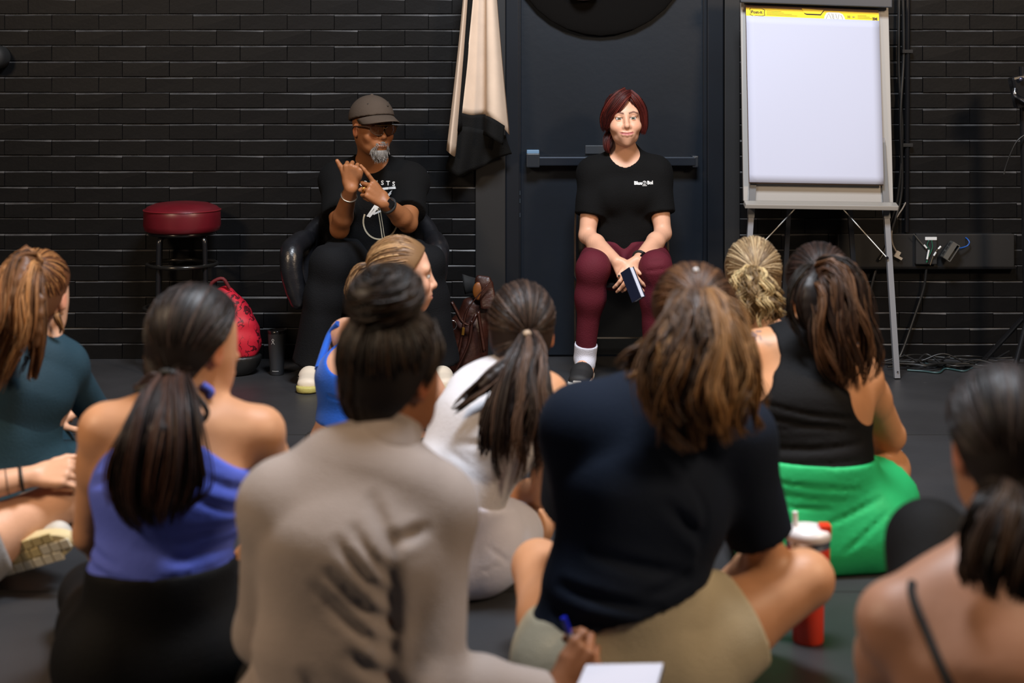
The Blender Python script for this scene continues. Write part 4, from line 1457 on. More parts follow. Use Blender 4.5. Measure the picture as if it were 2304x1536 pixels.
for u in (-.022, .004, .026):
    b.obox(c0 + ax * u + az * .021, ax, (0, 1, 0), az, (.008, .012, .001))
b.build('knockout', M_rubber, jb)
cable('blue_cable', [c0 + ax * .03 + az * -.01, W_(2160, 558, .08), W_(2176, 553, .07), W_(2181, 545, .07), W_(2177, 538, .06), W_(2172, 534, .04)], .0032, mat('blue_cable_skin', '#1a4f9c', .45), 'short bright blue cable looping out of the metal junction box')
cable('wall_cable', [W_(2085, 600, .05), W_(2078, 650, .03), W_(2055, 720, .03), W_(2030, 790, .05), W_(2010, 826, .08)], .006, M_cable, 'black cable slanting down the bricks below the outlet box')
for i in range(13):
    x0 = 1985 + rng.uniform(-10, 60)
    x1 = rng.uniform(2180, 2330)
    yb = rng.uniform(6.36, 6.58)
    pts = []
    for t_ in np.linspace(0, 1, 6):
        px = x0 + (x1 - x0) * t_
        pts.append((wx(px, F / yb), yb + rng.normal(0, .035), .006 + abs(rng.normal(0, .018)) * (1 if i > 2 else 0)))
    teal = i in (0, 1)
    cable('floor_cable', pts, .0045 if not teal else .004, mat('teal_cable', '#2f4a4c', .4) if teal else M_cable,
          ['teal-grey cable lying nearest the front of the floor tangle by the wall', 'second teal-grey cable in the floor tangle by the wall'][i] if teal else 'black cable in the tangle lying along the foot of the wall at right', group=None if teal else 'black floor cables at the wall')
# black stand at the right edge
sd = empty('light_stand', (*P(2318, 840, 6.3)[:2], 0), 'black equipment stand with a chrome clamp cut off by the right edge', 'stand')
b = MB(); b.tube([P(2316, 846, 6.3), P(2304, 150, 6.3)], .022, 14); b.build('pole', M_black_metal, sd)
b = MB(); b.obox(P(2300, 205, 6.25), (1, 0, .2), (0, 1, 0), (-.2, 0, 1), (.045, .03, .07), .012); hd_ = b.build('clamp_head', M_black_metal, sd)
b = MB(); b.tube(spline([P(2284, 200, 6.2), P(2284, 213, 6.19), P(2294, 220, 6.2), P(2312, 230, 6.2)], 12), .010, 12); b.build('clamp_arm', M_chrome, hd_)
b = MB(); b.lathe(P(2298, 178, 6.2), [(.001, -.004), (.009, -.004), (.010, 0), (.001, .002)], 16, (0, -1, 0)); b.build('clamp_bolt', mat('violet_steel', '#6d6f86', .3, .8), hd_)
for a in (0, 2.1, 4.2):
    b = MB(); b.tube([P(2316, 700, 6.3), P(2316, 846, 6.3) * (1, 1, 0) + A((.3 * math.cos(a), .22 * math.sin(a), .012))], .012, 10); b.build('stand_leg', M_black_metal, sd)
cable('stand_cable', [P(2310, 300, 6.26), P(2288, 318, 6.26), P(2272, 350, 6.27), P(2262, 378, 6.28), P(2259, 392, 6.28)], .0035, M_cable, 'thin black cable curving off the stand at the right edge')
# black fitting at the left edge
b = MB()
b.lathe(P(-12, 128, 6.6), [(.001, -.07), (.04, -.07), (.055, -.055), (.058, .02), (.05, .06), (.001, .065)], 28, (0, -1, .0))
ws = b.build('wall_speaker', M_rubber, None, base=P(-12, 128, 6.6), label='small black rounded fitting on the wall at the upper left edge', cat='fitting')
# ------------------------------------------------------------------ chairs
def tub_chair():
    Y0 = 6.36
    c = P(832, 860, Y0) * (1, 1, 0)
    r = empty('tub_chair', c, 'black leather tub armchair the man in the cap sits in', 'chair')
    m = mat('black_leather', (.010, .010, .012), .30, spec=.6, noise=.15, nscale=20, bump=.1, bscale=90)
    sdf_obj('seat', [ec(c + A((0, -.20, .36)), c + A((0, .12, .36)), (.23, .07), (.23, .07), A((1, 0, 0)))], m, r, h=.009, cuts=[((0, 0, .425), (0, 0, 1))], floor=False)
    # wrap-around back: arc of columns from arm to arm
    pr = []
    N = 18
    pts = []
    for i in range(N + 1):
        a = math.pi * (i / N)
        x, y = -.285 * math.cos(a), .21 * math.sin(a) ** .8
        ztop = .58 + .17 * math.sin(a) ** 1.3
        pts.append((A((x, y - .02, 0)) + c, ztop))
    f = lambda i: [rc(pts[i][0] + A((0, 0, .34)), pts[i][0] + A((0, 0, pts[i][1])), .035, .034)]
    for i in range(N + 1):
        pr += f(i)
    sdf_obj('backrest', pr, m, r, h=.009, k=.03, floor=False)
    for s in (-1, 1):
        g = spline([c + A((s * .275, .0, .60)), c + A((s * .30, -.10, .59)), c + A((s * .315, -.19, .575)), c + A((s * .315, -.235, .55)), c + A((s * .31, -.25, .47)), c + A((s * .28, -.24, .36))], 14)
        sdf_obj('armrest', [rc(g[i], g[i + 1], .042 if i > 1 else .036, .042) for i in range(13)], m, r, h=.008, k=.02, floor=False)
    for sx_ in (-1, 1):
        for sy_ in (-1, 1):
            b = MB(); b.tube([c + A((sx_ * .2, sy_ * .17, .34)), c + A((sx_ * .23, sy_ * .2, .0))], [.018, .014], 10); b.build('leg', M_black_metal, r)
tub_chair()
def stack_chair():
    Y0 = 6.40
    c = P(1405, 840, Y0) * (1, 1, 0)
    r = empty('stacking_chair', c, 'black stacking chair with thin chrome frame under the red-haired woman', 'chair')
    sx_ = .215
    m_f = mat('polished_steel_frame', '#b9aa95', .2, 1.0)
    m_s = mat('black_seat_plastic', (.010, .010, .010), .5)
    b = MB(); b.box(c + A((-.20, -.24, .405)), c + A((.20, .17, .43)), .01); b.build('seat', m_s, r)
    G = [[c + A((x, .175 + .05 * (z - .45) + .02 * (1 - (x / .2) ** 2), z)) for x in np.linspace(-.2, .2, 13)] for z in np.linspace(.50, .735, 9)]
    b = MB(); b.sheet(G, .012); b.build('backrest', m_s, r)
    for s in (-1, 1):
        b = MB(); b.tube([c + A((s * sx_, .16, .0)), c + A((s * sx_, .16, .42)), c + A((s * sx_, .18, .60)), c + A((s * (sx_ - .004), .19, .70)), c + A((s * (sx_ - .02), .192, .735))], .0045, 4, square=True); b.build('rear_leg', m_f, r)
        b = MB(); b.tube([c + A((s * .19, -.21, .41)), c + A((s * .2, -.235, .0))], .006, 4, square=True); b.build('front_leg', M_black_metal, r)
        b = MB(); b.tube([c + A((s * .2, -.22, .40)), c + A((s * sx_, .16, .40))], .006, 4, square=True); b.build('side_rail', M_black_metal, r)
    b = MB(); b.tube([c + A((-sx_, .16, .118)), c + A((sx_, .16, .118))], .0035, 4, square=True); b.build('stretcher', m_f, r)
stack_chair()
# ------------------------------------------------------------------ helpers for clothes
def sleeve(pp, s, t0, t1, frac, low=None):
    """sleeve of side s: upper arm to fraction frac (1 = elbow, up to 2 = wrist)"""
    sh, e, w = pp.J['sh' + s], pp.J['el' + s], pp.J['wr' + s]
    W = pp.W
    out = [rc(lerp(pp.up, sh, .45), sh, .060 * W + t0, .058 * W + t0)]
    if frac <= 1:
        end = lerp(sh, e, frac)
        out.append(clip(rc(sh, lerp(sh, e, min(1, frac + .12)), .057 * W + t0, .050 * W + t1), along(sh, e, frac)))
    else:
        out.append(rc(sh, e, .055 * W + t0, .040 * W + t1))
        f2 = frac - 1
        out.append(rc(e, lerp(e, w, f2 * .4), .040 * W + t1, .041 * W + t1))
        out.append(clip(rc(lerp(e, w, f2 * .4), lerp(e, w, min(1, f2 + .1)), .041 * W + t1, .028 * W + t1), along(e, w, f2)))
    return out

def trouser(pp, s, t, frac, W=None, flare=0.0, calf=.056, ank=.042):
    """leg of trousers or shorts: thigh to fraction frac (1 = knee, 2 = ankle)"""
    W = W or pp.W
    h_, k, a = pp.J['hip' + s], pp.J['kn' + s], pp.J['an' + s]
    out = []
    if frac <= 1:
        out.append(rc(h_, lerp(h_, k, frac * .5), .092 * W + t, .086 * W + t))
        out.append(clip(rc(lerp(h_, k, frac * .4), lerp(h_, k, min(1, frac + .1)), .086 * W + t, .076 * W + t + flare), along(h_, k, frac)))
    else:
        out += [rc(h_, lerp(h_, k, .45), .092 * W + t, .080 * W + t), rc(lerp(h_, k, .45), k, .080 * W + t, .058 * W + t)]
        f2 = frac - 1
        out.append(clip(rc(k, lerp(k, a, .32), .5 * (.055 + calf) * W + t, calf * W + t), along(k, a, f2)))
        out.append(clip(rc(lerp(k, a, .32), a, calf * W + t, ank + t + flare), along(k, a, f2)))
    return out

def tiny_torus(pp, a, b, t, r, w, name, m, flat=1.0, n=28):
    """band round a limb between joints a and b"""
    c = lerp(pp.J[a], pp.J[b], t)
    d = nrm(pp.J[b] - pp.J[a])
    u = nrm(np.cross(d, (0.3, 1, .2)))
    v = np.cross(d, u)
    bb = MB()
    bb.tube([c + (u * math.cos(x) + v * math.sin(x)) * r for x in np.linspace(0, 2 * math.pi, n)], w, 8, cap=False)
    return pp.mb(bb, name, m)

def shoe(pp, s, toe, m_up, m_sole, W=1.0):
    a = pp.J['an' + s]
    toe = A(toe)
    d = nrm((toe - a) * (1, 1, 0))
    sd = np.cross(d, (0, 0, 1))
    heel = A((a[0], a[1], 0)) - d * .045
    tp = heel + d * .275
    z = A((0, 0, 1))
    up = [ec(heel + d * .03 + z * .045, heel + d * .14 + z * .05, (.036, .042), (.045, .042), sd), ec(heel + d * .14 + z * .045, tp - d * .045 + z * .036, (.045, .040), (.044, .028), sd), rc(heel + d * .04 + z * .06, a + z * .01, .042, .042)]
    u = sdf_obj('shoe', up, m_up, pp.o, h=.005, k=.02, cuts=[((0, 0, .018), (0, 0, -1)), (a + z * .034, z + d * .12)])
    so = [clip(ec(heel + d * .03 + z * .02, tp - d * .045 + z * .022, (.041, .045), (.048, .045), sd), ((0, 0, .030), (0, 0, 1)))]
    sole = sdf_obj('sole', so, m_sole, u, h=.005, k=.01)
    return u, sole, heel, d, sd

def decal(target, polys, name, m, parent, ydir=1.0, lift=.0022, cuts=2):
    """prints flat shapes (world xz points) onto the front of a garment by projecting them along y"""
    me = target.data
    base = world_base(target)
    V = np.empty(len(me.vertices) * 3, dtype=np.float32)
    me.vertices.foreach_get('co', V)
    V = V.reshape(-1, 3) + base
    bvh = BVHTree.FromPolygons([tuple(v) for v in V.tolist()], [tuple(p.vertices) for p in me.polygons])
    bm = bmesh.new()
    for vs, fs in polys:
        bv = [bm.verts.new(tuple(p)) for p in vs]
        for f in fs:
            try:
                bm.faces.new([bv[i] for i in f])
            except ValueError:
                pass
    bmesh.ops.triangulate(bm, faces=bm.faces)
    for _ in range(cuts):
        es = [e for e in bm.edges if e.calc_length() > .008]
        if es:
            bmesh.ops.subdivide_edges(bm, edges=es, cuts=1)
            bmesh.ops.triangulate(bm, faces=bm.faces)
    for v in bm.verts:
        hit = bvh.ray_cast(Vector((v.co.x, v.co.y - 1.0 * ydir, v.co.z)), Vector((0, ydir, 0)))
        if hit[0] is not None:
            v.co.y = hit[0].y - lift * ydir
    pb = world_base(parent)
    for v in bm.verts:
        v.co -= Vector(pb)
    mesh = bpy.data.meshes.new(name)
    bm.to_mesh(mesh)
    bm.free()
    mesh.materials.append(m)
    return put(bpy.data.objects.new(name, mesh), parent)

def stroke(pts, w):
    """a polyline as a flat ribbon in the xz plane: list of quads"""
    out = []
    pts = [A(p) for p in pts]
    for a, b in zip(pts[:-1], pts[1:]):
        d = nrm(b - a)
        n = A((-d[2], 0, d[0])) * w / 2
        out.append(([a + n - d * w * .2, a - n - d * w * .2, b - n + d * w * .2, b + n + d * w * .2], [(0, 1, 2, 3)]))
    return out

SK_LIGHT = '#d3a283'
SK_TAN = '#c58f69'
SK_BROWN = '#95603c'

# ------------------------------------------------------------------ the man in the cap
def the_man():
    hd = Head(P(838, 286, 6.28), yaw=147, pitch=-3, roll=0, sc=1.03)
    J = dict(pel=P(842, 588, 6.46), wai=P(840, 530, 6.44), che=P(838, 450, 6.43), nek=P(838, 372, 6.40), shL=P(760, 408, 6.40), shR=P(922, 410, 6.38),
             elL=P(764, 515, 6.20), wrL=P(790, 424, 6.03), elR=P(918, 502, 6.16), wrR=P(866, 456, 6.00),
             knL=P(742, 590, 6.06), anL=P(704, 822, 6.13), knR=P(955, 592, 6.06), anR=P(985, 822, 6.13), toeL=P(697, 860, 6.02), toeR=P(995, 860, 6.02))
    hp = (dict(fwd=(.12, -.12, 1), back=(.15, -1, .1), thumb=(-1, 0, .1), sc=1.05, curl=(.98, 1, 1, .95), tdir=(-.35, -.1, 1), tcurl=-.1),
          dict(fwd=(-.62, -.25, .62), back=(.45, -.85, .35), thumb=(-.45, -.1, .9), sc=1.05, each=((-.15, .12, .1), (1.1, 1.5, .8), (1.25, 1.5, .8), (1.35, 1.4, .8)), curl=(.1, 1, 1, 1), tdir=(-1, -.1, .28), tcurl=.1))
    m = Person('seated man in brown cap, tinted glasses and black graphic tee, gesturing with both hands', J, W=1.08, skin=SK_BROWN, head=hd, hand_pose=hp, face=True, h=.009, head_h=.0034, hand_h=.0036, facing=-1, lip='#6b3f33', brow='#4a3a30', jaw=1.04, neck=.058)
    M_tee = fabric('black_tee_cotton', (.0028, .0028, .0030), .9)
    pr = m.prims('torso', 'trap', 'shoulder', t=.016) + [inflate(p, .012) for p in m.bd['glute']]
    for s in 'LR':
        pr += sleeve(m, s, .016, .020, .74)
    fo = [(P(790, 470, 6.3), P(820, 540, 6.3), .012, .006), (P(880, 470, 6.3), P(850, 550, 6.3), .012, .006), (P(800, 540, 6.3), P(880, 552, 6.3), .010, .006)]
    tee = m.cloth('tee_shirt', pr, M_tee, k=.035, clear=.010, h=.0065, subs=[rc(J['nek'] + A((0, -.02, .015)), hd.w((0, .0, -.08)), .072, .085)], cuts=[((0, 0, .455), (0, 0, -1))], folds=[], wav=[(.0016, (18, 6, 26), .4), (.0012, (-30, 8, 14), 2)])
    M_tr = fabric('black_wide_trousers', (.005, .0055, .007), .85)
    pr = [inflate(p, .02) for p in m.bd['glute']] + trouser(m, 'L', .020, 1.98, flare=.035) + trouser(m, 'R', .020, 1.98, flare=.035) + [inflate(q_, .006) for q_ in m.bd['torso'][:2]]
    m.cloth('trousers', pr, M_tr, k=.03, h=.009, cuts=[((0, 0, .60), (0, 0, 1))], wav=[(.003, (40, 4, 6), .3), (.002, (22, 10, -20), 1.1)])
    # cap
    M_cap = fabric('brown_cap_twill', '#4a3f36', .85, bscale=500)
    f = Field(hd.c - .2, hd.c + .24, .0045)
    f.add(hd.el((0, -.012, .040), (.093, .116, .098)), .02)
    f.cut(hd.w((0, 0, .040)), hd.d((0, .22, -1)))
    f.sub(hd.el((0, -.012, .030), (.080, .104, .088)), .004)
    V, Q = f.mesh()
    cap = np_obj('cap', V, Q, M_cap, m.o)
    b = MB()
    G = []
    for i, v in enumerate(np.linspace(0, 1, 9)):
        row = []
        for u in np.linspace(-1, 1, 17):
            a = u * 1.25
            y0 = -.012 + .110 * math.cos(a)
            x0 = .090 * math.sin(a)
            ext = .078 * math.sqrt(max(0, 1 - (u * .98) ** 2))
            row.append(hd.w((x0 * (1 - .06 * v), y0 + ext * v, .057 - .022 * u * u - (.020 + .02 * u * u) * v * math.sqrt(max(0, 1 - (u * .9) ** 2)))))
        G.append(row)
    b.sheet(G, .004)
    m_b = b.build('cap_brim', M_cap, cap)
    b = MB(); b.lathe(hd.w((0, -.012, .137)), [(.001, .006), (.006, .004), (.008, 0)], 14, hd.d((0, 0, 1))); b.build('cap_button', M_cap, cap)
    b = MB()
    for p in ((.05, .05, .103), (-.03, .08, .098), (-.062, .02, .108)):
        b.lathe(hd.w(p), [(.0005, .003), (.0035, .002), (.004, -.002)], 10, hd.d(p))
    b.build('eyelet', mat('dark_eyelet', '#2a221c', .6), cap)
    # tinted glasses
    gl = MB()
    fr = MB()
    for s in (-1, 1):
        cx = s * .034
        pts = []
        for i in range(24):
            a = 2 * math.pi * i / 24
            rx, rz = .029, .024
            x, z = rx * math.cos(a), rz * math.sin(a)
            x += (-.006 * s) * (z < 0) * abs(z) / .02
            z = z if z < 0 else z * .72
            pts.append((cx + x, .112 - 1.6 * (cx + x) ** 2 * 2, z - .002))
        w = [hd.w(p) for p in pts]
        cc = hd.w((cx, .1135 - 3.2 * cx * cx, -.004))
        gl.add([cc] + w, [(0, 1 + i, 1 + (i + 1) % 24) for i in range(24)], True)
        fr.tube(w + [w[0]], .0015, 6, cap=False)
        fr.tube([hd.w((s * .064, .100, .008)), hd.w((s * .076, .085, .010)), hd.w((s * .084, .02, .006)), hd.w((s * .086, -.005, .004)), hd.w((s * .085, -.02, -.012))], [.0034, .004, .003, .0026, .002], 8)
    g = gl.build('tinted_lens', mat('amber_tinted_lens', (.055, .022, .010), .08, spec=.8), m.o)
    fr.build('glasses_frame', mat('dark_tortoise', (.03, .014, .007), .25), g)
    b = MB(); b.tube([hd.w((-.045, .1085, .0165)), hd.w((0, .1155, .0175)), hd.w((.045, .1085, .0165))], .0018, 8); b.tube([hd.w((-.008, .113, .004)), hd.w((.008, .113, .004))], .0016, 8)
    b.build('brow_bar', mat('gold_wire', '#d9a35c', .2, 1.0), g)
    # grey beard
    pal = ['#4a4540', '#7d7771', '#aaa49e']
    f = Field(hd.w((0, .07, -.09)) - .09, hd.w((0, .07, -.09)) + .09, .0032)
    for p, k in ((hd.el((0, .068, -.104), (.036, .030, .026)), .01), (hd.el((0, .074, -.118), (.026, .024, .018)), .015)):
        f.add(p, k)
    for s in (-1, 1):
        f.add(hd.rc((s * .003, .099, -.056), (s * .024, .089, -.063), .0040, .0046), .006)
        f.add(hd.rc((s * .024, .089, -.063), (s * .033, .072, -.095), .0044, .010), .008)
    V, Q = f.mesh()
    L = hd.loc(V)
    C = np.repeat(lin('#6f6a64')[None], len(V), 0) * rng.uniform(.6, 1.3, (len(V), 1))
    hm = mat('beard_hair', '#aaaaaa', .6, attr=True)
    sel = rng.integers(0, len(V), 700)
    sel = sel[(L[sel][:, 1] > .06)]
    st = V[sel]
    d = np.array([hd.d((0, .25, -1))]) + rng.normal(0, .25, (len(sel), 3))
    n_ = 5
    tt = np.linspace(0, 1, n_)
    paths = st[:, None, :] + d[:, None, :] * (tt[None, :, None] * .013)
    v2, q2, c2 = tubes(paths, np.repeat((.0011 * (1 - .6 * tt))[None], len(sel), 0), strand_cols(len(sel), pal))
    np_obj('beard', np.concatenate([V, v2]), np.concatenate([Q, q2 + len(V)]), hm, m.o, cols=np.concatenate([C, c2]))
    # print on the tee
    M_pr = mat('white_shirt_print', '#d8d8d6', .7)
    M_pr2 = mat('cream_shirt_print', '#b3a68d', .7)
    q = lambda x, y: P(x, y, 6.25)
    polys = []
    for ch, x in zip('ARTISTS', (806, 820, 833, 846, 858, 871, 884)):
        Vt, Ft = text_mesh(ch, .027, .0007)
        o = q(x, 413 + .006 * (x - 846) ** 2 * .3)
        polys.append(([o + A((p[0], 0, p[1])) for p in Vt], Ft))
    polys += stroke([q(818, 432), q(888, 423), q(828, 490)], .010)
    polys += stroke([q(824, 489), q(846, 458), q(838, 484), q(856, 476)], .008)
    decal(tee, polys, 'shirt_print', M_pr, tee, 1.0)
    arc = [q(852 + 38 * math.cos(a), 502 + 40 * math.sin(a)) for a in np.linspace(math.radians(200), math.radians(-15), 22)]
    arc = [q(852 - 38 * math.cos(a), 502 + 40 * math.sin(a)) for a in np.linspace(math.radians(-25), math.radians(195), 24)]
    decal(tee, stroke(arc, .007) + stroke([q(845, 452), q(857, 540)], .004) + stroke([q(850, 452), q(862, 540)], .003), 'shirt_emblem', M_pr2, tee, 1.0)
    # bracelet, watch, ring
    tiny_torus(m, 'elL', 'wrL', .82, .034, .003, 'bracelet', mat('bead_silver', '#a89c8a', .3, .8))
    tiny_torus(m, 'elR', 'wrR', .86, .032, .0075, 'watch_strap', M_rubber)
    c = P(868, 455, 5.955)
    b = MB(); b.obox(lerp(J['elR'], J['wrR'], .86) + A((.012, -.034, .012)), (.5, .3, -.5), (0, 1, 0), (.5, 0, .7), (.018, .006, .016), .004); b.build('watch_face', M_black_metal, m.o)
    b = MB()
    g = hand_prims(J['wrR'], **hp[1])
    fp = [p for p, _ in g if p[0] == 'c']
    rp = fp[2 + 5 + 0]
    # ring on the ring finger's first bone
    bones = [p for p, k in g if k == .0035]
    rb = bones[6]
    dd = nrm(rb[2] - rb[1]); uu = nrm(np.cross(dd, (0, 1, .3))); vv = np.cross(dd, uu)
    b.tube([lerp(rb[1], rb[2], .5) + (uu * math.cos(x) + vv * math.sin(x)) * .0108 for x in np.linspace(0, 2 * math.pi, 20)], .003, 8, cap=False)
    b.build('gold_ring', mat('gold', '#e0a94a', .2, 1.0), m.o)
    M_sh = mat('cream_shoe_leather', '#d2c6b4', .55)
    M_so = mat('lime_cream_sole', '#b6ad62', .6)
    for s, toe in (('L', J['toeL']), ('R', J['toeR'])):
        u, so, heel, d, sd = shoe(m, s, toe, M_sh, M_so)
        b = MB()
        for i in range(4):
            a = heel + d * (.13 + .028 * i) + A((0, 0, .086 - .010 * i))
            b.tube([a - sd * .03 - A((0, 0, .012)), a + A((0, 0, .004)), a + sd * .03 - A((0, 0, .012))], .003, 6)
        b.build('laces', M_white, u)
        b = MB()
        for i in range(4):
            a = heel + d * (.10 + .03 * i) + A((0, 0, .04))
            for s2 in (-1, 1):
                b.obox(a + sd * s2 * .0455, d * .5 + A((0, 0, .9)), d, sd, (.02, .004, .002))
        b.build('shoe_stripe', M_rubber, u)
the_man()

# ------------------------------------------------------------------ the red-haired woman
def the_woman():
    hd = Head(P(1404, 268, 6.37), yaw=178, pitch=3, roll=-2, sc=1.0)
    J = dict(pel=P(1407, 590, 6.46), wai=P(1406, 525, 6.45), che=P(1406, 435, 6.44), nek=P(1404, 356, 6.43), shL=P(1338, 392, 6.43), shR=P(1474, 390, 6.43),
             elL=P(1321, 530, 6.36), wrL=P(1388, 588, 6.10), elR=P(1492, 525, 6.35), wrR=P(1434, 586, 6.10),
             knL=P(1334, 602, 6.10), anL=P(1316, 806, 6.20), knR=P(1475, 602, 6.08), anR=P(1468, 806, 6.18), toeL=P(1302, 858, 6.02), toeR=P(1478, 858, 6.0))
    hp = (dict(fwd=(.52, -.5, -.75), back=(-.35, -.8, .35), thumb=(.75, -.2, .6), sc=.95, curl=(.22, .25, .28, .3), spread=.05, tdir=(.7, -.4, -.3), tcurl=.15),
          dict(fwd=(-.38, -.5, -.75), back=(.35, -.85, .3), thumb=(-.85, -.2, .45), sc=.95, curl=(.3, .32, .35, .4), spread=.05, tdir=(-.75, -.5, -.5), tcurl=.15))
    w = Person('seated smiling woman with dark red hair, black tee and maroon trousers', J, W=.97, skin='#d7a487', head=hd, hand_pose=hp, face=True, smile=1.0, h=.009, head_h=.0028, hand_h=.0034, facing=-1, lip='#a8525a', brow='#4a241c', neck=.049, cheek=1.1, bust=True)
    hd.eyes(w.o, (.10, .11, .08))
    M_tee = fabric('black_tee_cotton', (.0028, .0028, .0030), .9)
    pr = w.prims('torso', 'trap', 'shoulder', t=.014) + [inflate(p, .010) for p in w.bd['glute']]
    for s in 'LR':
        pr += sleeve(w, s, .014, .022, .68)
    tee = w.cloth('tee_shirt', pr, M_tee, k=.035, clear=.010, h=.0065, subs=[rc(J['nek'] + A((0, -.035, .012)), hd.w((0, .02, -.09)), .066, .092)], cuts=[((0, 0, .47), (0, .0, -1))], wav=[(.0016, (10, 6, 34), .4), (.0012, (26, 8, 14), 2)])
    M_tr = fabric('maroon_jersey', '#571b27', .75, sheen=.0)
    pr = [inflate(p, .010) for p in w.bd['glute']] + trouser(w, 'L', .009, 1.955, calf=.050, ank=.031) + trouser(w, 'R', .009, 1.955, calf=.050, ank=.031) + [inflate(q_, .004) for q_ in w.bd['torso'][:2]]
    fo = [(P(1296, 578, 6.0), P(1372, 600, 6.0), .008, .006), (P(1302, 606, 6.0), P(1360, 618, 6.0), .008, .005), (P(1445, 590, 6.0), P(1510, 585, 6.0), .008, .006), (P(1445, 612, 6.0), P(1500, 605, 6.0), .008, .005),
          (P(1300, 770, 6.1), P(1335, 778, 6.1), .007, .004), (P(1302, 786, 6.1), P(1336, 790, 6.1), .006, .004)]
    w.cloth('trousers', pr, M_tr, k=.05, h=.0072, cuts=[((0, 0, .585), (0, 0, 1))], folds=fo, wav=[(.0012, (20, 8, 30), .4)])
    # hair: cap, swept fringe, side locks, tail at the nape
    pal = ['#260c0b', '#4d1713', '#6e2a21']
    cap, hm = hair_cap(hd, w.o, pal, tie=(.02, -.105, -.03), infl=.014, line=(.020, .86, -.50), n=800, rad=.0017)
    def lk(pts, wd, nm, n=170):
        wd = [x * .84 for x in wd]
        n = int(n * 2.2)
        pony([hd.w(p) for p in pts], wd, w.o, hm, pal, n=n, m=16, rad=.0016, amp=.0015, freq=1.0, clumps=40, name=nm, depth=.42, endvar=.12, core=False, jit=.3)
    lk([(-.030, .058, .116), (.006, .086, .098), (.044, .086, .052), (.072, .060, .010), (.083, .035, -.045)], [.014, .022, .024, .020, .012], 'swept_fringe', 260)
    lk([(-.010, .055, .120), (.030, .072, .095), (.066, .062, .050), (.086, .030, .000), (.086, .010, -.060)], [.02, .024, .026, .024, .014], 'side_lock', 240)
    lk([(-.022, .060, .118), (-.052, .070, .080), (-.078, .048, .030), (-.086, .022, -.030), (-.080, .008, -.075)], [.014, .020, .020, .016, .010], 'side_lock', 240)
    lk([(.055, -.03, -.05), (.075, -.005, -.085), (.080, .0, -.125), (.072, -.01, -.150)], [.02, .022, .018, .008], 'nape_tail', 160)
    # chest lettering
    q = lambda x, y: P(x, y, 6.3)
    polys = []
    Vt, Ft = text_mesh('Blue', .0200, .0010)
    polys.append(([q(1436.5, 412.5) + A((p[0], 0, p[1])) for p in Vt], Ft))
    Vt, Ft = text_mesh('Bol', .0200, .0010)
    polys.append(([q(1464, 412) + A((p[0], 0, p[1])) for p in Vt], Ft))
    polys += stroke([q(1451 + 4.2 * math.cos(a), 412 + 4.2 * math.sin(a)) for a in np.linspace(0, 2 * math.pi, 16)], .0016)
    polys += stroke([q(1449, 410), q(1453, 410), q(1450, 415), q(1451.5, 413)], .0018)
    polys += stroke([q(1446, 418), q(1456, 418)], .0022)
    decal(tee, polys, 'chest_lettering', mat('white_shirt_print', '#d8d8d6', .7), tee, 1.0, cuts=1)
    tiny_torus(w, 'elR', 'wrR', .90, .0295, .0065, 'watch_strap', M_rubber)
    b = MB(); b.obox(lerp(J['elR'], J['wrR'], .90) + A((.014, -.027, .010)), (-.6, -.4, .6), (.5, -.8, .2), (.5, 0, .6), (.016, .005, .014), .003); b.build('watch_face', M_black_metal, w.o)
    for s, bones in (('R', [p for p, k in hand_prims(J['wrR'], **hp[1]) if k == .004][-1:]),):
        for p in bones:
            b = MB(); b.lathe(lerp(p[1], p[2], .85) + A((0, -.0085, .001)), [(.0005, .002), (.0045, .001), (.005, -.003)], 10, (0, -1, .2)); b.build('thumb_nail', mat('dark_green_nail', '#22312f', .25), w.o)
    M_sh = mat('black_knit_shoe', (.012, .012, .013), .7)
    M_so = mat('white_sole', '#cfccc6', .5)
    for s in 'LR':
        toe = J['toe' + s]
        # socks
        w.cloth('sock', [clip(rc(lerp(J['kn' + s], J['an' + s], .8), J['an' + s], .052, .048), along(J['an' + s], J['kn' + s], .16)), rc(J['an' + s], J['an' + s] + A((0, -.03, -.02)), .047, .044)], fabric('white_sock', '#c9cad6', .9), k=.01, h=.005)
        u, so, heel, d, sd = shoe(w, s, toe, M_sh, M_so)
        b = MB()
        for i in range(3):
            a = heel + d * (.105 + .024 * i) + A((0, 0, .052))
            for s2 in (-1, 1):
                b.obox(a + sd * s2 * .0425 - A((0, 0, .008)), A((0, 0, 1)) - d * .45, d, sd, (.020, .005, .0035))
        b.build('shoe_stripe', mat('copper_stripe', '#b07a58', .4), u)
        b = MB()
        for i in range(4):
            a = heel + d * (.12 + .026 * i) + A((0, 0, .089 - .009 * i))
            b.tube([a - sd * .026 - A((0, 0, .010)), a + A((0, 0, .003)), a + sd * .026 - A((0, 0, .010))], .0026, 6)
        b.build('laces', M_rubber, u)
        b = MB(); b.obox(heel + d * .272 + A((0, 0, .03)), sd, d, (0, 0, 1), (.018, .006, .012), .004); b.build('toe_guard', M_so, u)
the_woman()
nb = empty('notebook', P(1424, 640, 6.0), 'small navy notebook with white page edges held between the red-haired woman\'s knees', 'notebook')
ax = nrm(P(1438, 672, 5.93) - P(1412, 606, 5.98))
nx_ = nrm((.62, -.75, .1))
nx_ = nrm(nx_ - ax * (nx_ @ ax))
ny_ = np.cross(ax, nx_)
cN = P(1424, 640, 5.955)
b = MB(); b.obox(cN - ny_ * .012, ax, nx_, ny_, (.068, .030, .0022), .001); b.obox(cN + ny_ * .012, ax, nx_, ny_, (.068, .030, .0022), .001); b.obox(cN - nx_ * .029, ax, nx_, ny_, (.068, .0022, .012), .001)
b.build('cover', mat('navy_cover', '#141c33', .5), nb)
b = MB()
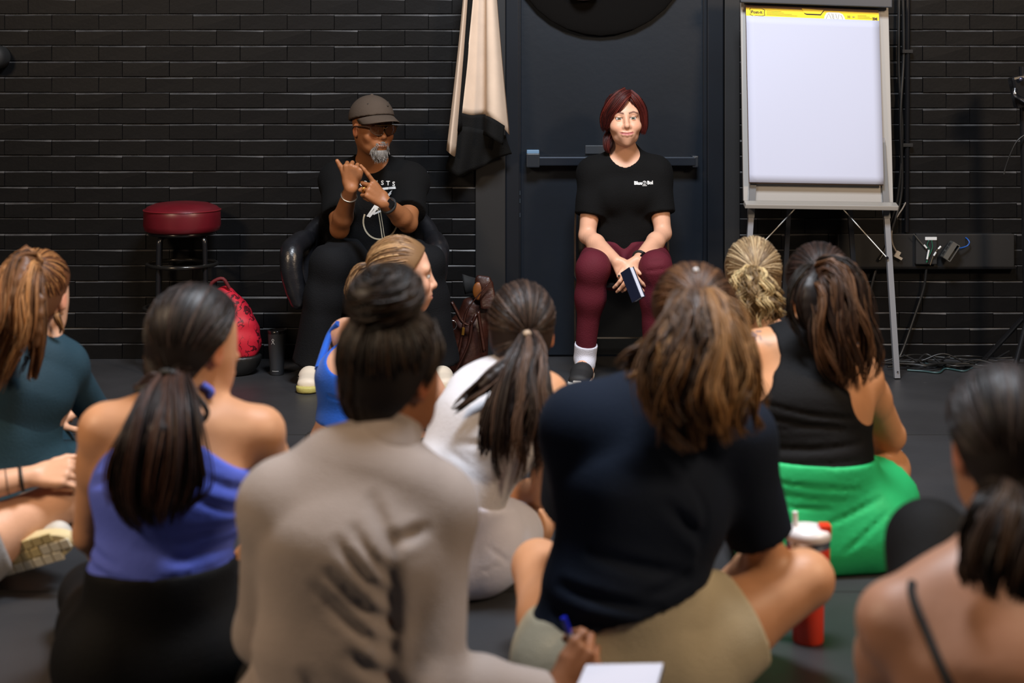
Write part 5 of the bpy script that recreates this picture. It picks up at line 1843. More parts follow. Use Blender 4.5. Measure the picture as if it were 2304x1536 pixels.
for i in range(5):
    b.obox(cN + ny_ * (-.008 + .004 * i), ax, nx_, ny_, (.066, .0275 - .0015 * (i % 2), .0017))
b.build('pages', mat('page_edges', '#cfd2de', .7), nb)
# ------------------------------------------------------------------ the audience on the floor (picture left and right)
def tie_ring(pp, p, d, r, w, m, name='hair_tie'):
    d = nrm(d); u = nrm(np.cross(d, (1, .2, .1))); v = np.cross(d, u)
    b = MB(); b.tube([A(p) + (u * math.cos(x) + v * math.sin(x)) * r for x in np.linspace(0, 2 * math.pi, 20)], w, 8, cap=False)
    return pp.mb(b, name, m)

def teal_woman():
    hd = Head(P(90, 662, 4.06), yaw=14, pitch=-4, roll=0)
    J = dict(pel=P(8, 1100, 4.0), wai=P(14, 985, 3.99), che=P(45, 870, 4.0), nek=P(88, 765, 4.04), shL=P(-32, 838, 3.98), shR=P(138, 822, 4.10),
             elL=P(-40, 1010, 4.22), wrL=P(100, 945, 4.42), elR=P(222, 940, 4.30), wrR=P(330, 1010, 4.42),
             knL=P(95, 985, 4.45), anL=P(150, 1080, 4.55), knR=P(205, 1045, 4.32), anR=P(100, 1090, 4.5))
    p = Person('woman in teal long-sleeved top with an auburn high ponytail at far left', J, W=.98, skin=SK_LIGHT, head=hd)
    m = fabric('teal_stretch', '#283f4a', .6, sheen=.0)
    pr = p.prims('torso', 'glute', 'trap', 'shoulder', t=.007) + sleeve(p, 'L', .007, .007, 1.95) + sleeve(p, 'R', .007, .007, 1.95)
    p.cloth('long_sleeve_top', pr, m, k=.035, subs=[rc(J['nek'] + A((0, 0, .025)), hd.w((0, 0, -.06)), .052, .058)], wav=[(.0012, (20, 10, 30), 0)], folds=[(P(118, 860, 3.9), P(150, 930, 3.9), .02, .010)])
    p.cloth('leggings', [inflate(q, .010) for q in p.bd['glute']] + [inflate(q_, .005) for q_ in p.bd['torso'][:2]] + trouser(p, 'L', .010, 1.9) + trouser(p, 'R', .010, 1.9), fabric('teal_leggings', '#28414b', .6, sheen=.0), k=.055, wav=[(.0012, (30, 10, 20), 0)])
    pal = ['#3a2413', '#7a4f2b', '#b98653']
    tp = P(78, 592, 3.98)
    _, hm = hair_cap(hd, p.o, ['#2a170c', '#6e4222', '#b9834d'], tie=hd.loc([tp])[0], infl=.010, n=800)
    tie_ring(p, tp, (-.4, -.5, .5), .020, .006, mat('brown_tie', '#3a2418', .8))
    pony([tp, P(62, 588, 3.93), P(38, 640, 3.88), P(30, 730, 3.86), P(8, 800, 3.86), P(-25, 890, 3.86)], [.018, .035, .05, .062, .06, .05], p.o, hm, pal, n=900, amp=.009, freq=1.6, clumps=34)
    pony([tp, P(80, 610, 3.92), P(88, 680, 3.86), P(82, 770, 3.85), P(75, 840, 3.86), P(78, 860, 3.86)], [.012, .02, .022, .02, .014, .008], p.o, hm, pal, n=300, amp=.006, freq=2, clumps=9, name='loose_lock')
    pony([tp, P(65, 575, 3.96), P(45, 568, 3.95), P(34, 566, 3.95)], [.012, .008, .006, .003], p.o, hm, pal, n=60, amp=.001, clumps=5, name='stray_tuft', core=False)
    pony([hd.w((.07, .0, -.05)), P(128, 710, 3.99), P(138, 740, 4.0), P(140, 758, 4.02)], [.004, .007, .006, .003], p.o, hm, pal, n=70, amp=.002, clumps=5, name='side_wisp', core=False)
teal_woman()

def edge_person():
    hd = Head(P(-200, 690, 3.6), yaw=30)
    J = dict(pel=P(-260, 1290, 3.52), wai=P(-255, 1130, 3.5), che=P(-235, 960, 3.52), nek=P(-210, 800, 3.56), shL=P(-370, 860, 3.5), shR=P(-110, 870, 3.6), hipv=(1, .1, 0),
             elL=P(-400, 1090, 3.6), wrL=P(-250, 1200, 3.8), elR=P(-125, 1115, 3.55), wrR=P(76, 1070, 3.62),
             knL=P(-330, 1180, 3.9), anL=P(-50, 1240, 3.80), knR=P(140, 1128, 3.68), anR=P(-90, 1210, 4.0), toeL=P(90, 1225, 3.82))
    hp = (None, dict(fwd=(1, .05, .10), back=(.0, -.75, .65), thumb=(0, .7, .7), curl=(.42, .45, .5, .5), spread=.06, sc=.95))
    p = Person('person cut off by the left edge, bare leg, wristband and pale sneaker showing', J, W=1.0, skin=SK_LIGHT, head=hd, hand_pose=hp)
    p.cloth('shorts', [inflate(q, .012) for q in p.bd['glute']] + trouser(p, 'L', .014, .5) + trouser(p, 'R', .016, .52) + [inflate(q_, .006) for q_ in p.bd['torso'][:2]], fabric('grey_marl_jersey', '#8b8886', .9), k=.055, cuts=[((0, 0, .27), (0, 0, 1))])
    p.cloth('top', p.prims('torso', 'trap', 'shoulder', t=.010), fabric('dark_grey_jersey', '#2c2c30', .9), k=.035)
    hair_cap(hd, p.o, ['#1d120c', '#3a2416'], n=300)
    for t, r, w, c in ((.86, .0305, .0042, '#15130f'), (.70, .034, .0009, '#3a2a20')):
        tiny_torus(p, 'elR', 'wrR', t, r, w, 'wrist_band', mat('band' + c, c, .6))
    # sneaker lying on its side, tread towards the camera
    cS = P(62, 1240, 3.60)
    u = nrm(P(170, 1205, 3.58) - P(-60, 1272, 3.64))
    nrmv = nrm((.05, -1, -.25) - u * ((A((.05, -1, -.25))) @ u))
    v = np.cross(nrmv, u)
    if v[2] < 0:
        v = -v
    out = []
    for i in range(40):
        a = 2 * math.pi * i / 40
        x = .138 * math.cos(a)
        wd = .044 * (1 + .12 * math.cos(a)) * (1 - .22 * math.exp(-((x + .02) / .04) ** 2))
        out.append((x, wd * math.sin(a) * (1 if abs(math.cos(a)) < .98 else .9)))
    b = MB()
    o0 = [cS + u * x + v * y for x, y in out]
    rows = [[q_ + (cS - q_) * .04 + nrmv * .016 for q_ in o0], [q_ + nrmv * .010 for q_ in o0], [q_ - nrmv * .010 for q_ in o0], [q_ + (cS - q_) * .08 - nrmv * .012 for q_ in o0]]
    n = 40
    vs = [q_ for r_ in rows for q_ in r_]
    fs = [(i * n + k, i * n + (k + 1) % n, (i + 1) * n + (k + 1) % n, (i + 1) * n + k) for i in range(3) for k in range(n)] + [tuple(range(n)), tuple(range(3 * n, 4 * n))]
    b.add(vs, fs)
    sole = p.mb(b, 'sneaker_sole', mat('cream_sole_rubber', '#c9b98e', .6))
    sdf_obj('sneaker_upper', [ec(cS - u * .09 - nrmv * .045, cS + u * .08 - nrmv * .035, (.042, .045), (.040, .03), v), rc(cS - u * .09 - nrmv * .05, J['anL'], .042, .04)], mat('white_sneaker_knit', '#bdbab2', .7), p.o, h=.006)
    for i in range(9):
        for j in range(3):
            x = -.115 + .0285 * i
            y = -.028 + .028 * j
            if abs(y) > .035 * (1 - (x / .14) ** 4):
                continue
            b = MB(); b.obox(cS + u * (x + .006 * math.sin(j * 2)) + v * y + nrmv * .0165, u, v, nrmv, (.0125, .0125, .0032), .002)
            p_ = b.build('tread_block', mat('pale_tread', '#cfc9b6', .6) if (j == 0 or (i > 5 and j == 1)) else mat('straw_tread', '#c2b180', .6), sole)
edge_person()

def periwinkle_woman():
    hd = Head(P(446, 772, 3.12), yaw=42, pitch=-6)
    J = dict(pel=P(352, 1470, 3.0), wai=P(362, 1300, 3.0), che=P(385, 1100, 3.03), nek=P(422, 905, 3.07), shL=P(238, 968, 3.03), shR=P(582, 972, 3.12),
             elL=P(203, 1200, 3.12), wrL=P(330, 1330, 3.32), elR=P(632, 1170, 3.28), wrR=P(520, 1290, 3.45),
             knL=P(208, 1340, 3.34), anL=P(480, 1410, 3.42), knR=P(545, 1335, 3.36), anR=P(330, 1410, 3.46))
    p = Person('woman in a periwinkle halter top and black leggings with a low dark ponytail', J, W=.98, skin=SK_TAN, head=hd)
    m = fabric('periwinkle_jersey', '#5766c4', .75, sheen=.0)
    Y = 3.0
    fo = [(P(a, b_, Y), P(c, d, Y), r, dp) for a, b_, c, d, r, dp in ((470, 1060, 548, 1110, .010, .006), (455, 1100, 540, 1150, .010, .007), (440, 1175, 545, 1180, .010, .006), (420, 1230, 540, 1215, .010, .006),
          (205, 1245, 330, 1275, .010, .007), (205, 1275, 340, 1295, .008, .006), (210, 1215, 290, 1240, .010, .005), (380, 1265, 530, 1262, .008, .005), (215, 1080, 260, 1060, .01, .005), (340, 1200, 470, 1245, .014, .005))]
    pr = [inflate(q, .012) for q in p.bd['torso']] + [inflate(p.bd['shoulder'][0], -.012), inflate(p.bd['shoulder'][1], -.012)]
    apex = P(372, 930, Y)
    cu = [cutxz(P(188, 1050, Y), P(352, 935, Y), P(350, 1200, Y)), cutxz(P(400, 950, Y), P(560, 1085, Y), P(350, 1200, Y)), (P(350, 1302, Y), nrm((-.02, 0, -1)))]
    top = p.cloth('halter_top', pr, m, k=.04, clear=.008, cuts=cu, folds=fo, wav=[(.0012, (8, 10, 46), .3)])
    pr = [clip(inflate(p.bd['torso'][0], .012), (P(350, 1306, Y), (-.02, 0, -1)))]
    b = MB(); b.tube(spline([P(440, 985, 2.93), P(430, 930, 2.955), P(420, 885, 3.01)], 8), .009, 8); b.tube(spline([P(455, 865, 3.035), P(475, 880, 3.04), P(470, 892, 3.04)], 8), .008, 8)
    p.mb(b, 'halter_tie', m)
    p.cloth('leggings', [inflate(q, .014) for q in p.bd['glute']] + [inflate(q_, .012) for q_ in p.bd['torso'][:2]] + trouser(p, 'L', .010, 1.9) + trouser(p, 'R', .010, 1.9), fabric('black_leggings', (.0032, .0032, .0036), .75), k=.055, cuts=[(P(350, 1262, Y), (0, 0, 1))])
    pal = ['#0e0805', '#2a1811', '#4a2d1f']
    tp = P(385, 850, 3.015)
    _, hm = hair_cap(hd, p.o, ['#0b0706', '#1f1512', '#3d2f2a'], tie=hd.loc([tp])[0], infl=.014, n=900)
    tie_ring(p, tp, (-.2, -.6, -.7), .024, .008, M_rubber)
    pony([tp, P(372, 900, 2.95), P(360, 980, 2.89), P(350, 1070, 2.885), P(348, 1140, 2.885), P(362, 1195, 2.885)], [.03, .05, .068, .08, .066, .03], p.o, hm, pal, n=1000, amp=.005, freq=1.3, clumps=36, endvar=.22)
    pony([tp, P(420, 880, 2.98), P(450, 915, 2.95), P(455, 940, 2.94), P(430, 960, 2.93)], [.014, .012, .01, .008, .004], p.o, hm, pal, n=120, amp=.003, clumps=6, name='loose_loop', core=False)
    pony([tp, P(340, 860, 2.99), P(310, 875, 2.98), P(300, 880, 2.98)], [.012, .012, .008, .004], p.o, hm, pal, n=90, amp=.003, clumps=6, name='loose_loop', core=False)
periwinkle_woman()

def beige_woman():
    hd = Head(P(888, 838, 2.78), yaw=40, pitch=-5, sc=1.04)
    J = dict(pel=P(768, 1640, 2.65), wai=P(765, 1450, 2.64), che=P(792, 1230, 2.66), nek=P(862, 1010, 2.72), shL=P(640, 1135, 2.68), shR=P(972, 1145, 2.72),
             elL=P(600, 1420, 2.76), wrL=P(720, 1560, 2.98), elR=P(972, 1545, 2.62), wrR=P(1258, 1572, 2.74),
             knL=P(640, 1470, 3.02), anL=P(880, 1560, 3.06), knR=P(940, 1500, 3.02), anR=P(760, 1560, 3.1))
    hp = (None, dict(fwd=(.62, .35, .62), back=(.55, -.75, .15), thumb=(-.62, -.1, .78), curl=(.62, .62, .65, .7), spread=.04, sc=1.08, tdir=(.3, .25, .95), tcurl=.35))
    p = Person('woman in a beige long-sleeved top with a dark top bun, writing, seen from behind', J, W=1.02, skin='#8a5a3c', head=hd, hand_pose=hp, hand_h=.004)
    m = fabric('beige_brushed_knit', '#978c86', .9, sheen=.1)
    Y = 2.6
    fo = [(P(a, b_, Y), P(c, d, Y), r, dp) for a, b_, c, d, r, dp in ((770, 1195, 880, 1330, .012, .010), (800, 1170, 890, 1290, .010, .008), (750, 1260, 890, 1400, .013, .011), (745, 1330, 880, 1440, .012, .009), (720, 1290, 800, 1350, .012, .007),
          (800, 1440, 890, 1520, .015, .012), (884, 1210, 880, 1560, .02, .014), (905, 1200, 950, 1195, .014, .012), (700, 1480, 740, 1560, .014, .008), (560, 1480, 600, 1560, .012, .007), (840, 1120, 890, 1220, .014, .008))]
    pr = p.prims('torso', 'glute', 'shoulder', t=.022) + p.prims('trap', t=.012) + sleeve(p, 'L', .022, .018, 1.95) + sleeve(p, 'R', .022, .018, 1.88)
    p.cloth('long_sleeve_top', pr, m, k=.03, h=.0078, clear=.018, folds=fo, wav=[(.0012, (14, 8, 20), 0)])
    nk, hb = J['nek'], hd.w((0, -.01, -.075))
    col = [clip(rc(lerp(nk, hb, -.1), lerp(nk, hb, 1.2), .074, .070), (lerp(nk, hb, .62), nrm(hb - nk)))]
    p.cloth('collar', col, m, k=.02, h=.005, subs=[rc(lerp(nk, hb, .2), lerp(nk, hb, 1.5), .062, .060)])
    p.cloth('trousers', [inflate(q, .013) for q in p.bd['glute']] + trouser(p, 'L', .010, 1.9) + trouser(p, 'R', .010, 1.9), fabric('charcoal_leggings', '#22201f', .8), k=.055)
    pal = ['#090504', '#1a100b', '#3a2819']
    bp = hd.w((.012, -.050, .142))
    _, hm = hair_cap(hd, p.o, pal, tie=hd.loc([bp])[0], infl=.014, n=900)
    # top bun
    pr = [el(bp, (.078, .070, .056))]
    f = field_for(pr, .006)
    f.add(pr[0], .01)
    V, Q = f.mesh()
    S, mm = 380, 18
    ax = nrm(hd.d((0, -.5, .85)))
    u0 = nrm(np.cross(ax, (1, 0, .1)))
    v0 = np.cross(ax, u0)
    lat = rng.uniform(-1.2, 1.35, S)[:, None] + np.linspace(-.3, .3, mm)[None] * rng.choice([-1, 1], (S, 1))
    lon = rng.uniform(0, 6.28, S)[:, None] + np.linspace(0, 2.4, mm)[None]
    rr = .075 + rng.normal(0, .0035, (S, 1))
    d = (np.cos(lat) * np.cos(lon))[..., None] * u0 + (np.cos(lat) * np.sin(lon))[..., None] * v0 + np.sin(lat)[..., None] * ax * .80
    paths = bp + d * rr[..., None]
    v2, q2, c2 = tubes(paths, np.repeat((.0022 * np.sin(np.pi * np.linspace(.08, .92, mm)))[None], S, 0), strand_cols(S, pal))
    C = np.repeat((lin(pal[0]))[None], len(V), 0)
    np_obj('hair_bun', np.concatenate([V, v2]), np.concatenate([Q, q2 + len(V)]), hm, p.o, cols=np.concatenate([C, c2]))
    pony([hd.w((.05, .03, .10)), hd.w((.080, .02, .06)), hd.w((.084, .005, .01)), hd.w((.078, -.02, -.03))], [.010, .013, .011, .005], p.o, hm, ['#1a100b', '#3a2a1a'], n=160, amp=.002, clumps=8, name='side_lock', core=False)
    return p, hp
bw, bhp = beige_woman()
pn_ = empty('blue_pen', P(1268, 1400, 2.86), 'blue pen held in the fist of the woman in beige', 'pen')
a, c_ = P(1268, 1388, 2.80), P(1318, 1530, 2.80)
b = MB(); b.tube([a, lerp(a, c_, .25)], .0062, 12); b.build('pen_cap', mat('royal_blue_plastic', '#1420a8', .3, spec=.6), pn_)
b = MB(); b.tube([lerp(a, c_, .25), lerp(a, c_, .93), c_], [.0048, .0048, .001], 12); b.build('pen_barrel', mat('clear_pen_barrel', '#a9b2c4', .3), pn_)
nb2 = empty('notebook', P(1400, 1530, 2.75), 'open white notebook under the writing hand at the bottom edge', 'notebook')
q4 = [P(1250, 1660, 2.50), P(1450, 1650, 2.52), P(1492, 1497, 2.70), P(1318, 1500, 2.69)]
b = MB(); b.slab(q4, .006, .001); pgs = b.build('page_block', mat('white_note_paper', '#b4b7c6', .75), nb2)
b = MB(); b.slab([p_ + A((0, 0, -.008)) + (p_ - P(1390, 1570, 2.7)) * .02 for p_ in q4], .005, .001); b.build('cover', mat('grey_card_cover', '#3a3a40', .7), nb2)

def blue_woman():
    hd = Head(P(906, 617, 4.68), yaw=80, pitch=-3, sc=1.0)
    J = dict(pel=P(800, 1020, 4.6), wai=P(792, 960, 4.58), che=P(796, 855, 4.60), nek=P(868, 738, 4.66), shL=P(778, 752, 4.76), shR=P(915, 785, 4.52), hipv=(.75, -.65, 0),
             elL=P(760, 930, 4.86), wrL=P(860, 960, 5.0), elR=P(1000, 920, 4.62), wrR=P(1010, 900, 4.85),
             knL=P(850, 1000, 5.0), anL=P(960, 1040, 4.95), knR=P(1030, 1010, 4.75), anR=P(900, 1050, 4.9))
    p = Person('blonde woman in profile wearing a bright blue sports bra', J, W=.92, skin='#d2a084', head=hd, face=True, lip='#b0605a', brow='#8a6a48', head_h=.0038, bust=True)
    hd.eyes(p.o, (.12, .16, .2))
    m = fabric('cobalt_stretch', '#0f50b4', .55, sheen=.2)
    Y = 4.5
    pr = [inflate(q, .008) for q in p.bd['torso']]
    p.cloth('sports_bra', pr, m, k=.04, h=.006, cuts=[((0, 0, wz(965, 711)), (0, 0, -1)), ((0, 0, wz(735, 711)), (0, 0, 1))],
            subs=[el(P(792, 765, 4.54), (.115, .14, .118)), rc(P(930, 805, 4.47), P(960, 860, 4.47), .06, .05)], folds=[(P(700, 890, Y), P(800, 900, Y), .006, .004)])
    q_ = on_surface(p.o, [(712, 872), (716, 830), (726, 790), (741, 757), (762, 728), (786, 706)], .004)
    if len(q_) > 2:
        b = MB(); b.tube(spline(q_, 16), .013, 8); p.mb(b, 'bra_strap', m)
    p.cloth('leggings', [inflate(q, .010) for q in p.bd['glute']] + trouser(p, 'L', .010, 1.9) + trouser(p, 'R', .010, 1.9) + [inflate(q_, .005) for q_ in p.bd['torso'][:2]], fabric('black_leggings', (.0032, .0032, .0036), .75), k=.055, cuts=[((0, 0, wz(990, 700)), (0, 0, 1))])
    pal = ['#4a3320', '#8d6a45', '#bf9a6c']
    tp = hd.w((0, -.105, .02))
    _, hm = hair_cap(hd, p.o, pal, tie=(0, -.115, .01), infl=.009, line=(.012, .84, -.54), n=800)
    pony([tp, hd.w((0, -.14, -.01)), hd.w((0, -.15, -.07)), hd.w((0, -.14, -.14))], [.018, .03, .03, .01], p.o, hm, pal, n=300, amp=.004)
blue_woman()

def white_woman():
    hd = Head(P(1175, 742, 3.76), yaw=6, pitch=-8)
    J = dict(pel=P(1000, 1228, 3.6), wai=P(1018, 1100, 3.58), che=P(1098, 965, 3.63), nek=P(1168, 838, 3.71), shL=P(1062, 880, 3.74), shR=P(1228, 890, 3.63), hipv=(1, .15, 0),
             elL=P(1010, 1040, 3.95), wrL=P(1105, 1110, 4.08), elR=P(1228, 1110, 3.82), wrR=P(1118, 1112, 4.0),
             knL=P(1092, 1150, 4.0), anL=P(1180, 1230, 4.1), knR=P(1200, 1185, 3.95), anR=P(1080, 1240, 4.1))
    p = Person('leaning woman in white sleeveless top and pale shorts with long dark ponytail', J, W=.97, skin=SK_TAN, head=hd)
    m = fabric('white_rib_jersey', '#cfcdd1', .75, sheen=.0)
    Y = 3.5
    pr = [inflate(q, .010) for q in p.bd['torso']] + [inflate(p.bd['trap'][0], .006)] + [inflate(p.bd['shoulder'][0], .006)]
    fo = [(P(1010, 1000, Y), P(1130, 1000, Y), .010, .005), (P(960, 985, Y), P(1060, 1050, Y), .006, .004), (P(985, 1040, Y), P(1060, 1100, Y), .010, .005), (P(1040, 930, Y), P(1100, 950, Y), .010, .005)]
    p.cloth('sleeveless_top', pr, m, k=.035, folds=fo, cuts=[cutxz(P(930, 1035, 3.6), P(1075, 1150, 3.6), P(1080, 980, 3.6)), cutxz(P(1218, 850, 3.6), P(1262, 1000, 3.6), P(1080, 1000, 3.6))], wav=[(.001, (20, 10, 20), 0)])
    p.cloth('shorts', [inflate(q, .012) for q in p.bd['glute']] + [inflate(q_, .009) for q_ in p.bd['torso'][:2]] + trouser(p, 'L', .010, .62) + trouser(p, 'R', .012, .62), fabric('pale_lavender_stretch', '#e0e2f4', .7, sheen=.0), k=.055, cuts=[cutxz(P(920, 1035, 3.6), P(1100, 1115, 3.6), P(1000, 1300, 3.6))],
            folds=[(P(1095, 1225, Y), P(1165, 1285, Y), .006, .004), (P(1060, 1290, Y), P(1150, 1265, Y), .005, .003)])
    pal = ['#120b08', '#33231b', '#5d4536']
    tp = P(1190, 752, 3.64)
    _, hm = hair_cap(hd, p.o, ['#150d0a', '#2f211a', '#5a463a'], tie=hd.loc([tp])[0], infl=.012, n=800)
    b = MB(); b.lathe(tp + A((-.005, -.025, .004)), [(.001, .006), (.010, .004), (.012, -.004)], 14, (0, -1, .2)); p.mb(b, 'hair_tie', mat('cream_tie', '#a08b74', .7))
    pony([tp, P(1190, 800, 3.57), P(1175, 870, 3.52), P(1165, 950, 3.50), P(1165, 1020, 3.50), P(1165, 1085, 3.52)], [.02, .042, .062, .075, .075, .05], p.o, hm, pal, n=1000, amp=.008, freq=1.8, clumps=34, endvar=.3)
    pony([tp, P(1160, 810, 3.57), P(1110, 850, 3.53), P(1055, 895, 3.52), P(1008, 932, 3.53)], [.015, .022, .022, .016, .006], p.o, hm, pal, n=220, amp=.004, clumps=9, name='loose_lock')
white_woman()

def navy_person():
    hd = Head(P(1556, 728, 3.10), yaw=-20, pitch=-8)
    J = dict(pel=P(1402, 1490, 2.95), wai=P(1408, 1330, 2.95), che=P(1440, 1110, 2.98), nek=P(1530, 890, 3.05), shL=P(1318, 965, 3.0), shR=P(1645, 985, 3.04),
             elL=P(1285, 1170, 3.20), wrL=P(1400, 1300, 3.38), elR=P(1728, 1262, 3.08), wrR=P(1612, 1330, 3.30),
             knL=P(1212, 1275, 3.26), anL=P(1450, 1400, 3.36), knR=P(1812, 1302, 3.08), anR=P(1560, 1405, 3.34))
    p = Person('person in navy tee and khaki shorts with wavy auburn hair, beside the red tumbler', J, W=1.08, skin=SK_TAN, head=hd)
    m = fabric('navy_tee_cotton', '#131b29', .88, sheen=.0)
    Y = 2.86
    fo = [(P(a, b_, Y), P(c, d, Y), r, dp) for a, b_, c, d, r, dp in ((1560, 1080, 1640, 1200, .016, .012), (1500, 1130, 1620, 1260, .015, .010), (1600, 1120, 1600, 1300, .02, .016), (1260, 1320, 1480, 1360, .014, .009), (1240, 1380, 1450, 1400, .012, .008), (1450, 1330, 1600, 1290, .012, .008), (1330, 1240, 1560, 1300, .016, .008), (1640, 1050, 1720, 1160, .012, .008))]
    pr = p.prims('torso', 'shoulder', t=.022) + p.prims('trap', t=.012) + [inflate(q, .016) for q in p.bd['glute']] + sleeve(p, 'L', .020, .022, .8) + sleeve(p, 'R', .018, .018, .80)
    p.cloth('tee_shirt', pr, m, k=.045, h=.0078, clear=.018, folds=fo, subs=[rc(J['nek'] + A((0, .01, .03)), hd.w((0, 0, -.06)), .055, .06)], cuts=[cutxz(P(1180, 1455, Y), P(1610, 1335, Y), P(1400, 1100, Y))], wav=[(.002, (14, 8, 18), .5)])
    p.cloth('shorts', [inflate(q, .012) for q in p.bd['glute']] + [inflate(q_, .008) for q_ in p.bd['torso'][:2]] + trouser(p, 'L', .012, .15) + trouser(p, 'R', .016, .50, flare=.006), fabric('khaki_twill', '#b9ae94', .85), k=.055, cuts=[cutxz(P(1180, 1420, Y), P(1610, 1290, Y), P(1400, 1600, Y))], wav=[(.0012, (20, 10, 20), 0)])
    pal = ['#241710', '#573b22', '#8f673c']
    tp = P(1572, 668, 2.985)
    _, hm = hair_cap(hd, p.o, ['#1f140c', '#42291a', '#6d4b2e'], tie=hd.loc([tp])[0], infl=.014, n=900)
    pony([tp, P(1575, 720, 2.93), P(1568, 800, 2.89), P(1560, 880, 2.865), P(1570, 950, 2.86), P(1590, 1015, 2.86)], [.045, .072, .088, .098, .09, .06], p.o, hm, pal, n=1500, amp=.013, freq=1.9, clumps=46, endvar=.35, depth=.5)
    pony([P(1560, 715, 2.95), P(1535, 765, 2.92), P(1485, 800, 2.89), P(1430, 830, 2.88), P(1385, 858, 2.88)], [.03, .045, .045, .036, .015], p.o, hm, pal, n=420, amp=.008, freq=1.4, clumps=16, name='left_lock', depth=.4)
    pony([tp, P(1620, 740, 2.93), P(1650, 830, 2.89), P(1680, 920, 2.90), P(1698, 985, 2.91)], [.03, .045, .04, .03, .012], p.o, hm, pal, n=420, amp=.010, freq=1.8, clumps=16, name='right_lock', depth=.4)
    b = MB(); b.lathe(P(1566, 607, 3.04), [(.0005, .005), (.0045, .0035), (.0058, 0), (.0045, -.0035), (.0005, -.005)], 16); p.mb(b, 'hair_pin', mat('pearl_pin', '#f4f8ff', .1, spec=.9, emit=0))
navy_person()

def curly_woman():
    hd = Head(P(1692, 624, 4.56), yaw=-4, pitch=-4)
    J = dict(pel=P(1725, 1030, 4.5), wai=P(1720, 950, 4.5), che=P(1712, 860, 4.5), nek=P(1702, 738, 4.53), shL=P(1600, 790, 4.52), shR=P(1812, 790, 4.52),
             elL=P(1570, 950, 4.65), wrL=P(1640, 1000, 4.85), elR=P(1840, 950, 4.65), wrR=P(1770, 1000, 4.85),
             knL=P(1600, 1010, 4.9), anL=P(1760, 1050, 4.95), knR=P(1850, 1010, 4.9), anR=P(1690, 1050, 5.0))
    p = Person('woman with a curly blonde ponytail in front of the easel', J, W=.95, skin=SK_LIGHT, head=hd)
    p.cloth('tank_top', p.prims('torso', t=.008), fabric('dark_grey_jersey', '#2c2c30', .9), k=.035, cuts=[((0, 0, J['nek'][2] - .05), (0, 0, 1))])
    p.cloth('leggings', [inflate(q, .010) for q in p.bd['glute']] + trouser(p, 'L', .010, 1.9) + trouser(p, 'R', .010, 1.9), fabric('black_leggings', (.0032, .0032, .0036), .75), k=.055)
    pal = ['#59452c', '#9a7f55', '#cdb787']
    tp = P(1700, 606, 4.435)
    _, hm = hair_cap(hd, p.o, ['#54422f', '#8b7455', '#bca783'], tie=hd.loc([tp])[0], infl=.013, n=800)
    tie_ring(p, tp + A((0, -.012, -.004)), (0, -.4, -1), .020, .005, mat('tan_tie', '#8a7350', .8))
    pony([tp, P(1696, 640, 4.40), P(1692, 670, 4.385), P(1690, 705, 4.38), P(1690, 742, 4.39)], [.03, .06, .075, .078, .05], p.o, hm, pal, n=800, m=30, amp=.004, freq=2, clumps=70, curl=3.6, endvar=.3, rad=.0015)
curly_woman()

